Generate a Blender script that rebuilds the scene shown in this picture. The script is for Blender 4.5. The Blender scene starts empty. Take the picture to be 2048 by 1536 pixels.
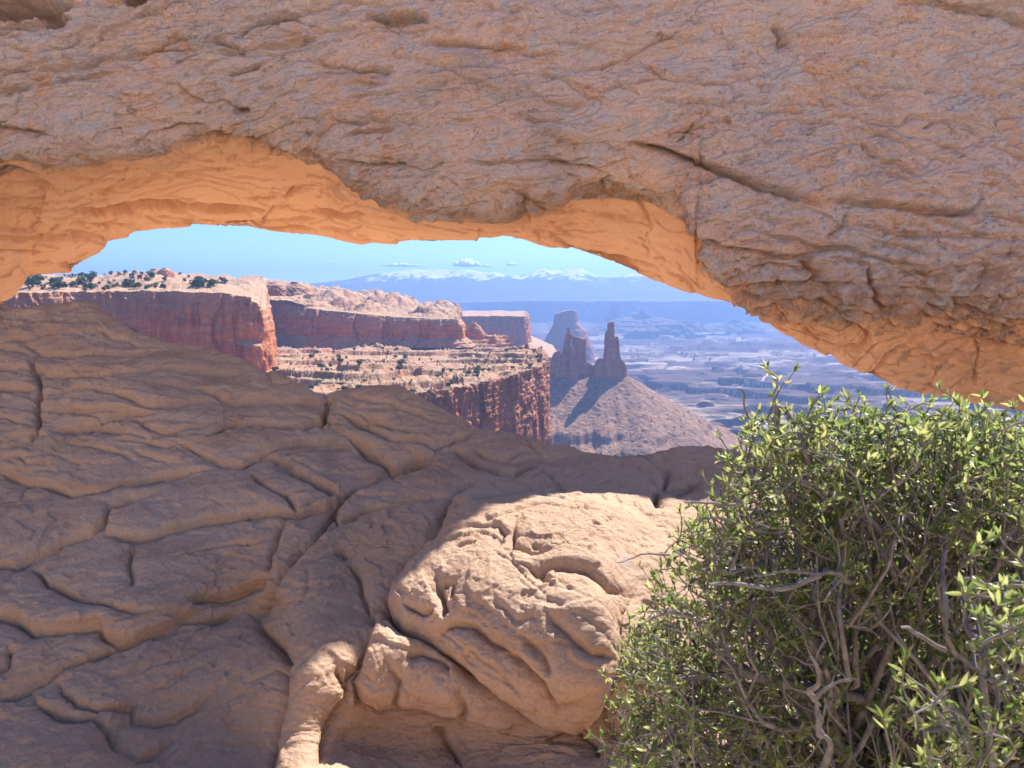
import bpy, math, random
import numpy as np
from mathutils import Vector

# ------------------------------------------------------------------ camera, sky, sun, exposure
S = bpy.context.scene
COL = S.collection
F_PX, CX, CY, HOR = 1547.0, 1024.0, 768.0, 595.0          # focal length and horizon row of the 2048 x 1536 photograph
PITCH = math.atan((CY - HOR) / F_PX)
CAM = np.array([0.0, 0.0, 1.6])

cam_data = bpy.data.cameras.new('camera')
cam = bpy.data.objects.new('camera', cam_data)
COL.objects.link(cam)
cam.location = CAM
cam.rotation_euler = (math.pi / 2 - PITCH, 0, 0)
cam_data.sensor_width = 36.0
cam_data.lens = 36.0 * F_PX / 2048.0
cam_data.clip_start = 0.05
cam_data.clip_end = 60000.0
cam_data.dof.use_dof = True
cam_data.dof.focus_distance = 40.0
cam_data.dof.aperture_fstop = 15.0
S.camera = cam

SUN_AZ, SUN_EL = math.radians(35.0), math.radians(48.0)    # right of straight ahead, above the horizon
world = bpy.data.worlds.new('World')
S.world = world
world.use_nodes = True
wn = world.node_tree.nodes
sky = wn.new('ShaderNodeTexSky')
sky.sky_type = 'NISHITA'
sky.sun_disc = False
sky.sun_elevation = SUN_EL
sky.sun_rotation = SUN_AZ
sky.altitude = 1800
sky.air_density = 0.72
sky.dust_density = 0.0
sky.ozone_density = 7.0
world.node_tree.links.new(sky.outputs[0], wn['Background'].inputs[0])
wn['Background'].inputs[1].default_value = 0.108

sun_data = bpy.data.lights.new('sun', 'SUN')
sun_data.energy = 4.9
sun_data.angle = math.radians(0.53)
sun_data.color = (1.0, 0.95, 0.87)
sun = bpy.data.objects.new('sun', sun_data)
COL.objects.link(sun)
sdir = Vector((math.sin(SUN_AZ) * math.cos(SUN_EL), math.cos(SUN_AZ) * math.cos(SUN_EL), math.sin(SUN_EL)))
sun.rotation_euler = sdir.to_track_quat('Z', 'Y').to_euler()

S.view_settings.view_transform = 'Standard'
S.view_settings.look = 'None'
S.view_settings.gamma = 1.0
S.view_settings.exposure = 1.3
S.cycles.use_denoising = True
S.cycles.max_bounces = 6
S.cycles.diffuse_bounces = 4
S.cycles.transmission_bounces = 4
S.cycles.volume_bounces = 0
S.cycles.sample_clamp_indirect = 8.0

# ------------------------------------------------------------------ helpers
FW = np.array([0, math.cos(PITCH), -math.sin(PITCH)])
UPV = np.array([0, math.sin(PITCH), math.cos(PITCH)])


def P(u, v, d):
    """World point seen at photo pixel (u, v) whose forward distance is d."""
    u, v, d = np.broadcast_arrays(np.asarray(u, float), np.asarray(v, float), np.asarray(d, float))
    yc = (CY - v) / F_PX
    dy = FW[1] + yc * UPV[1]
    dz = FW[2] + yc * UPV[2]
    k = d / dy
    return np.stack([(u - CX) / F_PX * k, d, CAM[2] + dz * k], -1)


def zat(v, d):
    return P(0, v, d)[..., 2]


def hash3(ix, iy, iz, seed):
    h = (ix.astype(np.uint32) * np.uint32(374761393) + iy.astype(np.uint32) * np.uint32(668265263)
         + iz.astype(np.uint32) * np.uint32(2147483647) + np.uint32((seed * 974711 + 12345) & 0xFFFFFFFF))
    h = (h ^ (h >> np.uint32(13))) * np.uint32(1274126177)
    h = (h ^ (h >> np.uint32(15))) * np.uint32(2246822519)
    return h ^ (h >> np.uint32(16))


def noise(p, seed=0):
    """Gradient noise in about -1..1 at points p (..., 3)."""
    sh = p.shape[:-1]
    p = p.reshape(-1, 3)
    x, y, z = p[:, 0], p[:, 1], p[:, 2]
    fx, fy, fz = np.floor(x), np.floor(y), np.floor(z)
    ix, iy, iz = fx.astype(np.int64), fy.astype(np.int64), fz.astype(np.int64)
    fx, fy, fz = (x - fx).astype(np.float32), (y - fy).astype(np.float32), (z - fz).astype(np.float32)
    w = [t * t * t * (t * (t * 6 - 15) + 10) for t in (fx, fy, fz)]
    out = np.zeros(len(p), np.float32)
    for a in (0, 1):
        for b in (0, 1):
            for c in (0, 1):
                h = hash3(ix + a, iy + b, iz + c, seed)
                gx = (h & np.uint32(1023)).astype(np.float32) / 511.5 - 1
                gy = ((h >> np.uint32(10)) & np.uint32(1023)).astype(np.float32) / 511.5 - 1
                gz = ((h >> np.uint32(20)) & np.uint32(1023)).astype(np.float32) / 511.5 - 1
                g = gx * (fx - a) + gy * (fy - b) + gz * (fz - c)
                ww = (w[0] if a else 1 - w[0]) * (w[1] if b else 1 - w[1]) * (w[2] if c else 1 - w[2])
                out += g * ww
    return (out * 1.25).reshape(sh)


def fbm(p, octaves=4, gain=0.5, seed=0, ridged=False, billow=False):
    out = 0
    amp, tot, q = 1.0, 0.0, np.asarray(p, float)
    for i in range(octaves):
        n = noise(q, seed + i * 17)
        if ridged:
            n = 1 - 2 * np.abs(n)
        elif billow:
            n = 2 * np.abs(n) - 0.6
        out = out + n * amp
        tot += amp
        amp *= gain
        q = q * 2.03 + 11.3
    return out / tot


def sstep(a, b, x):
    t = np.clip((x - a) / (b - a), 0, 1)
    return t * t * (3 - 2 * t)


def stairs(x, sharp=0.25):
    """Rounds x towards whole steps; sharp is the share of a step taken by the riser."""
    f = np.floor(x)
    return f + sstep(0.5 - sharp / 2, 0.5 + sharp / 2, x - f)


def tab(x, pairs):
    a = np.array(pairs, float)
    return np.interp(x, a[:, 0], a[:, 1])


def smooth1(a, n):
    if n < 2:
        return a
    k = np.hanning(n + 2)[1:-1]
    k /= k.sum()
    return np.convolve(np.pad(a, (n, n), mode='edge'), k, mode='same')[n:-n]


def tag(o, label=None, cat=None, group=None, kind=None):
    if label: o['label'] = label
    if cat: o['category'] = cat
    if group: o['group'] = group
    if kind: o['kind'] = kind
    return o


def mesh_np(name, verts, faces, mat, parent=None, smooth=True, attrs=None):
    """One mesh object from numpy vertices (n,3) and faces (m,3) or (m,4)."""
    me = bpy.data.meshes.new(name)
    verts = np.asarray(verts, np.float32)
    faces = np.asarray(faces, np.int32)
    m, k = faces.shape
    me.vertices.add(len(verts))
    me.vertices.foreach_set('co', verts.ravel())
    me.loops.add(m * k)
    me.loops.foreach_set('vertex_index', faces.ravel())
    me.polygons.add(m)
    me.polygons.foreach_set('loop_start', np.arange(0, m * k, k, dtype=np.int32))
    me.polygons.foreach_set('use_smooth', np.full(m, smooth, dtype=bool))
    me.update(calc_edges=True)
    me.validate()
    for an, av in (attrs or {}).items():
        at = me.attributes.new(an, 'FLOAT', 'POINT')
        at.data.foreach_set('value', np.asarray(av, np.float32).ravel())
    me.materials.append(mat)
    o = bpy.data.objects.new(name, me)
    COL.objects.link(o)
    if parent is not None:
        o.parent = parent
    return o


def grid_faces(R, C, wrap_r=False, flip=False):
    idx = np.arange(R * C).reshape(R, C)
    if wrap_r:
        idx = np.concatenate([idx, idx[:1]], 0)
    a, b, c, d = idx[:-1, :-1], idx[:-1, 1:], idx[1:, 1:], idx[1:, :-1]
    q = np.stack([a, b, c, d] if not flip else [a, d, c, b], -1)
    return q.reshape(-1, 4)


def grid_normals(X, wrap_r=False):
    if wrap_r:
        dr = np.roll(X, -1, 0) - np.roll(X, 1, 0)
    else:
        dr = np.gradient(X, axis=0)
    dc = np.gradient(X, axis=1)
    n = np.cross(dc, dr)
    return n / (np.linalg.norm(n, axis=-1, keepdims=True) + 1e-12)


def submesh(name, verts, faces, keep, mat, attrs=None):
    f = faces[keep]
    used = np.unique(f)
    remap = np.zeros(len(verts), np.int32)
    remap[used] = np.arange(len(used))
    at = {k: np.ravel(v)[used] for k, v in (attrs or {}).items()}
    return mesh_np(name, verts[used], remap[f], mat, attrs=at)


def crack_field(U, V, lines, warp=None):
    """Relief of traced joints and ledges, in pixels of the photograph. U, V: (R, C) grids, U constant along rows.
    lines: (points, groove width, groove depth, ledge height, reach above, reach below)."""
    H = np.zeros(U.shape, np.float32)
    D = np.full(U.shape, 90.0, np.float32)
    Uw, Vw = (U, V) if warp is None else (U + warp[0], V + warp[1])
    u0 = U[0]
    for pts, w, dep, led, ru, rd in lines:
        p = np.array(pts, float)
        pad = max(ru, rd, w) * 2.5 + 30
        c0, c1 = np.searchsorted(u0, [p[:, 0].min() - pad, p[:, 0].max() + pad])
        if c1 - c0 < 2:
            continue
        sub_v = V[:, c0:c1]
        rows = np.where(((sub_v > p[:, 1].min() - pad) & (sub_v < p[:, 1].max() + pad)).any(1))[0]
        if len(rows) < 2:
            continue
        sl = (slice(rows[0], rows[-1] + 1), slice(c0, c1))
        uu, vv = Uw[sl], Vw[sl]
        best = np.full(uu.shape, 1e9)
        side = np.zeros(uu.shape)
        par = np.zeros(uu.shape)
        seg = np.linalg.norm(np.diff(p, axis=0), axis=1)
        cum = np.concatenate([[0], np.cumsum(seg)])
        for i in range(len(p) - 1):
            ax, ay = p[i]
            bx, by = p[i + 1] - p[i]
            L2 = bx * bx + by * by + 1e-9
            t = np.clip(((uu - ax) * bx + (vv - ay) * by) / L2, 0, 1)
            ex, ey = uu - ax - t * bx, vv - ay - t * by
            d2 = ex * ex + ey * ey
            m = d2 < best
            best = np.where(m, d2, best)
            side = np.where(m, np.sign(bx * ey - by * ex), side)
            par = np.where(m, (cum[i] + t * seg[i]) / cum[-1], par)
        d = np.sqrt(best)
        tp = np.clip(np.minimum(par, 1 - par) / 0.14, 0, 1)
        tp = 0.25 + 0.75 * tp
        h = -dep * np.exp(-(d / w) ** 1.4) * tp
        up = led * np.exp(-d / ru)
        dn = -0.6 * led * np.exp(-d / rd)
        sg = np.clip(side * d / 4.5, -1, 1) * 0.5 + 0.5
        h += (up * (1 - sg) + dn * sg) * tp
        H[sl] += h
        if dep >= 11.5 or dep == 5:
            D[sl] = np.minimum(D[sl], d + (1 - tp) * 30)
    return H, D


def R7(*pts): return [(x / 1.641, 600 + y / 1.641) for x, y in pts]
def R8(*pts): return [(500 + x / 1.954, 750 + y / 1.954) for x, y in pts]
def R5(*pts): return [(x / 2.0, y / 2.0) for x, y in pts]
def R6(*pts): return [(1024 + x / 1.873, y / 1.873) for x, y in pts]
def R2(*pts): return [(x / 3.49, 200 + y / 3.49) for x, y in pts]
def R3(*pts): return [(1250 + x / 2.566, 380 + y / 2.566) for x, y in pts]


# ------------------------------------------------------------------ materials
class NT:
    def __init__(self, name):
        self.m = bpy.data.materials.new(name)
        self.m.use_nodes = True
        self.t = self.m.node_tree
        self.t.nodes.clear()
        self.out = self.n('ShaderNodeOutputMaterial')

    def n(self, typ, **kw):
        nd = self.t.nodes.new(typ)
        for k, v in kw.items():
            setattr(nd, k, v)
        return nd

    def set(self, sock, v):
        if isinstance(v, bpy.types.NodeSocket):
            self.t.links.new(v, sock)
        elif isinstance(v, (tuple, list)) and len(v) == 3 and sock.type == 'RGBA':
            sock.default_value = (*v, 1)
        else:
            sock.default_value = v

    def pos(self, scale=(1, 1, 1), obj=False, rot=(0, 0, 0)):
        src = self.n('ShaderNodeTexCoord').outputs['Object'] if obj else self.n('ShaderNodeNewGeometry').outputs['Position']
        mp = self.n('ShaderNodeMapping')
        self.set(mp.inputs['Vector'], src)
        mp.inputs['Scale'].default_value = scale
        mp.inputs['Rotation'].default_value = rot
        return mp.outputs[0]

    def noise(self, vec, scale=1.0, detail=6, rough=0.6, dist=0.0):
        nd = self.n('ShaderNodeTexNoise')
        self.set(nd.inputs['Vector'], vec)
        nd.inputs['Scale'].default_value = scale
        nd.inputs['Detail'].default_value = detail
        nd.inputs['Roughness'].default_value = rough
        nd.inputs['Distortion'].default_value = dist
        return nd.outputs[0]

    def voro(self, vec, scale, feature='F1', rnd=1.0):
        nd = self.n('ShaderNodeTexVoronoi', feature=feature)
        self.set(nd.inputs['Vector'], vec)
        nd.inputs['Scale'].default_value = scale
        nd.inputs['Randomness'].default_value = rnd
        return nd.outputs[0]

    def ramp(self, fac, a, b, lo=0.0, hi=1.0):
        nd = self.n('ShaderNodeMapRange', interpolation_type='SMOOTHSTEP')
        self.set(nd.inputs['Value'], fac)
        nd.inputs['From Min'].default_value = a
        nd.inputs['From Max'].default_value = b
        nd.inputs['To Min'].default_value = lo
        nd.inputs['To Max'].default_value = hi
        return nd.outputs[0]

    def mix(self, fac, a, b, mode='MIX'):
        nd = self.n('ShaderNodeMix', data_type='RGBA', blend_type=mode)
        self.set(nd.inputs['Factor'], fac)
        self.set(nd.inputs['A'], a) if False else self.set(nd.inputs[6], a)
        self.set(nd.inputs[7], b)
        return nd.outputs[2]

    def math(self, op, a, b=0.0, c=0.0):
        nd = self.n('ShaderNodeMath', operation=op)
        self.set(nd.inputs[0], a)
        self.set(nd.inputs[1], b)
        self.set(nd.inputs[2], c)
        return nd.outputs[0]

    def attr(self, name):
        return self.n('ShaderNodeAttribute', attribute_name=name).outputs['Fac']

    def nz(self):
        sx = self.n('ShaderNodeSeparateXYZ')
        self.set(sx.inputs[0], self.n('ShaderNodeNewGeometry').outputs['Normal'])
        return sx.outputs[2]

    def bump(self, h, strength, dist, prev=None):
        nd = self.n('ShaderNodeBump')
        nd.inputs['Strength'].default_value = strength
        nd.inputs['Distance'].default_value = dist
        self.set(nd.inputs['Height'], h)
        if prev is not None:
            self.set(nd.inputs['Normal'], prev)
        return nd.outputs[0]

    def surf(self, col, rough=0.9, normal=None, spec=0.15):
        b = self.n('ShaderNodeBsdfPrincipled')
        self.set(b.inputs['Base Color'], col)
        self.set(b.inputs['Roughness'], rough)
        b.inputs['Specular IOR Level'].default_value = spec
        if normal is not None:
            self.set(b.inputs['Normal'], normal)
        self.t.links.new(b.outputs[0], self.out.inputs[0])
        return b


def mat_foreground():
    t = NT('slickrock sandstone')
    p = t.pos()
    big = t.noise(p, 0.55, 4, 0.55)
    mid = t.noise(p, 3.0, 6, 0.65)
    fine = t.noise(p, 60.0, 4, 0.7)
    band = t.noise(t.pos((1.2, 1.2, 9.0), rot=(0.12, 0.2, 0)), 1.5, 5, 0.6)
    c = t.mix(t.ramp(big, 0.35, 0.65), (0.53, 0.35, 0.235), (0.59, 0.41, 0.29))
    c = t.mix(t.ramp(band, 0.45, 0.7, 0, 0.55), c, (0.43, 0.265, 0.175))
    c = t.mix(t.ramp(mid, 0.56, 0.76, 0, 0.55), c, (0.50, 0.41, 0.36))
    c = t.mix(t.ramp(t.noise(p, 1.7, 5, 0.7), 0.60, 0.72, 0, 0.5), c, (0.48, 0.29, 0.17))
    c = t.mix(t.ramp(fine, 0.3, 0.7, 0.0, 0.25), c, (0.28, 0.16, 0.10))
    warped = t.n('ShaderNodeVectorMath', operation='ADD')
    t.set(warped.inputs[0], t.pos((1.0, 1.0, 2.6), rot=(0.1, 0.15, 0)))
    nn = t.n('ShaderNodeTexNoise'); nn.inputs['Scale'].default_value = 2.5; nn.inputs['Detail'].default_value = 5; t.set(nn.inputs['Vector'], p)
    sc = t.n('ShaderNodeVectorMath', operation='SCALE'); t.set(sc.inputs[0], nn.outputs[1]); sc.inputs['Scale'].default_value = 0.7
    t.set(warped.inputs[1], sc.outputs[0])
    crk = t.ramp(t.voro(warped.outputs[0], 2.6, 'DISTANCE_TO_EDGE'), 0.0, 0.035)
    crk = t.math('MAXIMUM', crk, t.ramp(t.noise(p, 1.1, 3, 0.6), 0.34, 0.46))
    n = t.bump(fine, 0.7, 0.008)
    n = t.bump(t.noise(t.pos((1, 1, 2.0)), 14.0, 8, 0.68), 0.75, 0.03, n)
    n = t.bump(crk, 0.6, 0.014, n)
    t.surf(c, 0.92, n)
    return t.m


def mat_arch():
    t = NT('arch sandstone')
    p = t.pos()
    w = t.attr('weather_shade')
    big = t.noise(p, 0.7, 4, 0.6)
    mid = t.noise(p, 4.0, 8, 0.72, 0.6)
    fine = t.noise(p, 26.0, 6, 0.72, 0.4)
    # fresh orange rock of the underside
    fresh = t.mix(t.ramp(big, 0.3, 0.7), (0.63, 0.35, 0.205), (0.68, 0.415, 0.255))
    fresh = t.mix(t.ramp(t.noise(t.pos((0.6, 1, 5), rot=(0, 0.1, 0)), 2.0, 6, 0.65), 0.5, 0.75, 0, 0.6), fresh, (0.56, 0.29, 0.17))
    # weathered, lichen-grey face
    old = t.mix(t.ramp(big, 0.35, 0.65), (0.70, 0.50, 0.42), (0.575, 0.475, 0.45))
    old = t.mix(t.ramp(mid, 0.50, 0.58, 0, 0.85), old, (0.53, 0.505, 0.52))
    old = t.mix(t.ramp(t.noise(p, 2.2, 8, 0.75, 1.2), 0.53, 0.58, 0, 0.75), old, (0.66, 0.40, 0.27))
    old = t.mix(t.ramp(fine, 0.52, 0.60, 0, 0.55), old, (0.74, 0.60, 0.52))
    old = t.mix(t.ramp(t.noise(p, 0.9, 6, 0.7, 0.8), 0.55, 0.66, 0, 0.5), old, (0.42, 0.35, 0.33))
    grit = t.noise(t.pos((1, 1, 1.6)), 55.0, 3, 0.7)
    old = t.mix(t.ramp(grit, 0.58, 0.64, 0, 0.6), old, (0.25, 0.19, 0.17))
    old = t.mix(t.ramp(grit, 0.42, 0.36, 0, 0.45), old, (0.82, 0.70, 0.62))
    old = t.mix(t.math('MULTIPLY', t.ramp(t.noise(p, 30.0, 5, 0.75, 0.8), 0.56, 0.64, 0, 0.75), t.ramp(t.noise(p, 1.3, 4, 0.6), 0.46, 0.60)), old, (0.17, 0.125, 0.11))
    st = t.noise(t.pos((0.9, 0.9, 7.0), rot=(0, -0.22, 0)), 1.6, 7, 0.7, 0.5)
    old = t.mix(t.ramp(st, 0.55, 0.66, 0, 0.55), old, (0.42, 0.31, 0.255))
    old = t.mix(t.ramp(st, 0.44, 0.36, 0, 0.5), old, (0.72, 0.54, 0.45))
    old = t.mix(t.ramp(t.noise(p, 9.0, 6, 0.75, 0.8), 0.58, 0.66, 0, 0.7), old, (0.25, 0.2, 0.18))
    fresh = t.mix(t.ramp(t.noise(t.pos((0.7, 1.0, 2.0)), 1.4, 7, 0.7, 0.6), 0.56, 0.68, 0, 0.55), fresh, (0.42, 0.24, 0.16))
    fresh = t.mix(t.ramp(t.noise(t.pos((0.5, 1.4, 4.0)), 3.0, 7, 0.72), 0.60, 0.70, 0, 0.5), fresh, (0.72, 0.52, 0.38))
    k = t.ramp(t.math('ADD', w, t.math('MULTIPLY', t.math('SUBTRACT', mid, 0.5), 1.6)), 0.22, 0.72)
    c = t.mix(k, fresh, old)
    rough = t.math('ADD', 0.3, t.math('MULTIPLY', k, 0.7))
    n = t.bump(t.math('MULTIPLY', fine, rough), 0.8, 0.03)
    n = t.bump(t.math('MULTIPLY', t.noise(t.pos((1, 1, 2.2), rot=(0, -0.2, 0)), 9.0, 7, 0.68), rough), 0.75, 0.06, n)
    t.surf(c, 0.93, n, 0.1)
    return t.m


def mat_canyon(name, flat_a, flat_b, wall_a, wall_b, varnish, sc=1.0, streak=0.7, nlo=0.45, nhi=0.75, bump=1.0, upper=0.7):
    """Layered canyon rock: pale slickrock and sand where it lies flat, red walls with strata and desert varnish where it stands."""
    t = NT(name)
    p = t.pos((sc, sc, sc))
    big = t.noise(p, 0.02, 5, 0.6)
    mid = t.noise(p, 0.15, 6, 0.68)
    fine = t.noise(p, 0.9, 5, 0.7)
    flat = t.mix(t.ramp(mid, 0.38, 0.62), flat_a, flat_b)
    flat = t.mix(t.ramp(fine, 0.52, 0.68, 0, 0.6), flat, tuple(x * 0.6 for x in flat_b))
    wall = t.mix(t.ramp(t.noise(t.pos((sc * .05, sc * .05, sc * .25)), 1.0, 5, 0.65, 0.6), 0.4, 0.62), wall_a, wall_b)
    wall = t.mix(t.ramp(t.noise(t.pos((sc * .02, sc * .02, sc * 1.6)), 1.0, 5, 0.6), 0.5, 0.66, 0, 0.28), wall, tuple(x * 0.62 for x in wall_a))
    st = t.noise(t.pos((sc * .28, sc * .28, sc * .018)), 1.0, 6, 0.7, 0.2)
    patch = t.ramp(t.noise(t.pos((sc * .03, sc * .03, sc * .06)), 1.0, 5, 0.65, 0.5), 0.36, 0.60)
    wall = t.mix(t.math('MULTIPLY', t.ramp(st, 0.42, 0.60, 0, streak), patch), wall, varnish)
    wall = t.mix(t.ramp(t.noise(t.pos((sc * .5, sc * .5, sc * .03)), 1.0, 4, 0.6), 0.63, 0.72, 0, 0.22), wall, tuple(min(1, x * 1.7 + 0.04) for x in wall_b))
    wall = t.mix(t.math('MULTIPLY', t.ramp(t.math('ADD', t.attr('up'), t.math('MULTIPLY', t.math('SUBTRACT', t.noise(p, 0.05, 6, 0.65), 0.5), 1.3)), 0.55, 0.85), upper), wall, flat_b)
    k = t.ramp(t.math('ADD', t.nz(), t.math('MULTIPLY', t.math('SUBTRACT', mid, 0.5), 0.5)), nlo, nhi)
    c = t.mix(k, wall, flat)
    c = t.mix(t.ramp(big, 0.3, 0.7, 0, 0.3), c, wall_b)
    n = t.bump(fine, 0.5 * bump, 1.0 / sc)
    n = t.bump(t.noise(t.pos((sc * .15, sc * .15, sc * .7)), 1.0, 6, 0.65), 0.6 * bump, 2.2 / sc, n)
    t.surf(c, 0.95, n, 0.05)
    return t.m


def mat_plain(name, a, b, scale, rough=0.9, obj=True, bump=0.3, bdist=0.01, spec=0.2):
    t = NT(name)
    p = t.pos(obj=obj)
    f = t.noise(p, scale, 5, 0.65)
    t.surf(t.mix(t.ramp(f, 0.35, 0.65), a, b), rough, t.bump(f, bump, bdist), spec)
    return t.m


def mat_basin():
    """Basin floor: dark red-brown shale with long pale sand flats, darker where it stands as ledges."""
    t = NT('basin floor')
    p = t.pos()
    a = t.noise(t.pos((1 / 700., 1 / 260., 0.006)), 1.0, 8, 0.68, 0.4)
    b = t.noise(t.pos((1 / 90., 1 / 50., 0.03)), 1.0, 6, 0.7)
    c = t.mix(t.ramp(b, 0.38, 0.62), (0.075, 0.045, 0.042), (0.13, 0.085, 0.07))
    c = t.mix(t.ramp(a, 0.50, 0.60, 0, 0.9), c, (0.38, 0.30, 0.235))
    c = t.mix(t.ramp(t.noise(t.pos((1 / 1500., 1 / 420., 0.006)), 1.0, 5, 0.6), 0.56, 0.62, 0, 0.9), c, (0.54, 0.43, 0.35))
    c = t.mix(t.ramp(t.nz(), 0.93, 0.75), c, (0.06, 0.035, 0.035))
    n = t.bump(b, 0.6, 14.0)
    t.surf(c, 0.95, n, 0.03)
    return t.m

# ------------------------------------------------------------------ foreground slickrock
M_FORE = mat_foreground()
M_BOUNCE = mat_plain('pale slickrock and sand', (0.66, 0.50, 0.365), (0.59, 0.43, 0.30), 0.6, bump=0.5, bdist=0.05)  # pale tone of unseen ground, chosen to bounce sun
CREST = [(-600, 640), (0, 620), (58, 625), (103, 616), (113, 611), (167, 613), (191, 632), (219, 652), (253, 671), (294, 676), (328, 697),
         (393, 703), (455, 720), (492, 731), (509, 750), (547, 760), (608, 796), (639, 813), (652, 820), (664, 804), (691, 796), (719, 797),
         (760, 798), (794, 801), (818, 809), (842, 821), (876, 838), (927, 859), (955, 871), (996, 876), (1033, 886), (1081, 898), (1132, 902),
         (1170, 914), (1200, 917), (1231, 928), (1269, 922), (1330, 915), (1380, 912), (1430, 914), (1500, 918), (1800, 915), (2600, 900)]
DEPTH = [(-500, 640, 7.4), (0, 620, 7.2), (170, 613, 7.0), (400, 703, 6.6), (650, 820, 6.2), (760, 798, 6.0), (955, 871, 5.9), (1200, 917, 5.7),
         (1430, 914, 5.3), (1800, 915, 5.0), (2500, 900, 5.0),
         (0, 800, 5.8), (300, 800, 5.6), (550, 850, 5.6), (0, 950, 5.05), (300, 950, 5.0), (600, 930, 5.2), (0, 1130, 4.15), (300, 1100, 4.15),
         (500, 1100, 4.35), (0, 1250, 3.6), (250, 1230, 3.65), (440, 1220, 4.0), (300, 1330, 3.45), (300, 1440, 3.25), (0, 1450, 3.05), (470, 1350, 3.55),
         (200, 1536, 2.8), (490, 1500, 3.12), (520, 1240, 4.05),
         (640, 1000, 4.75), (800, 950, 5.05), (620, 1150, 3.9), (560, 1190, 3.8), (640, 1300, 3.2), (585, 1350, 3.12), (655, 1350, 3.10), (565, 1440, 3.03), (630, 1440, 3.0), (560, 1536, 2.86), (625, 1536, 2.84), (700, 1180, 3.95),
         (760, 1060, 4.45), (690, 1480, 3.15), (860, 960, 4.95),
         (960, 980, 4.55), (1200, 965, 4.5), (1320, 980, 4.35), (900, 1060, 4.05), (1050, 1080, 3.85), (1250, 1100, 3.7), (830, 1180, 3.55),
         (1000, 1200, 3.35), (1150, 1250, 3.12), (870, 1280, 3.3), (780, 1350, 3.12), (780, 1420, 3.2), (900, 1380, 3.1), (900, 1440, 3.2), (1020, 1400, 3.05), (1020, 1450, 3.15), (1180, 1370, 2.95), (1180, 1430, 3.1),
         (750, 1536, 3.05), (900, 1536, 3.05), (1050, 1536, 3.0), (1200, 1510, 3.0), (1350, 1200, 3.4), (1500, 1300, 3.25), (2048, 1300, 3.2), (2048, 1536, 2.8), (1600, 1050, 3.9), (1900, 1050, 4.0),
         (-500, 1000, 4.9), (-500, 1536, 2.75), (-500, 1900, 1.9), (0, 1900, 1.9), (600, 1900, 1.85), (1200, 1900, 1.8), (2048, 1900, 1.75), (2500, 1900, 1.75),
         (2500, 1250, 3.2)]


def tps(pts):
    a = np.array(pts, float)
    x, y = a[:, :2] / 300.0, np.log(a[:, 2])
    r = np.linalg.norm(x[:, None] - x[None], axis=-1)
    n = len(x)
    A = np.zeros((n + 3, n + 3))
    A[:n, :n] = r + np.eye(n) * 0.02
    A[:n, n] = 1
    A[:n, n + 1:] = x
    A[n, :n] = 1
    A[n + 1:, :n] = x.T
    w = np.linalg.solve(A, np.concatenate([y, np.zeros(3)]))

    def f(u, v):
        out = w[n] + w[n + 1] * u / 300.0 + w[n + 2] * v / 300.0
        for i in range(n):
            out = out + w[i] * np.sqrt((u / 300.0 - x[i, 0]) ** 2 + (v / 300.0 - x[i, 1]) ** 2 + 0.015)
        return np.exp(out)
    return f


fore_depth = tps(DEPTH)


def L(pts, w=5, dep=8, led=6, ru=45, rd=28): return (pts, w * 0.8, dep * 1.7, led * 0.75, ru * 0.8, rd * 0.8)


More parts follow.
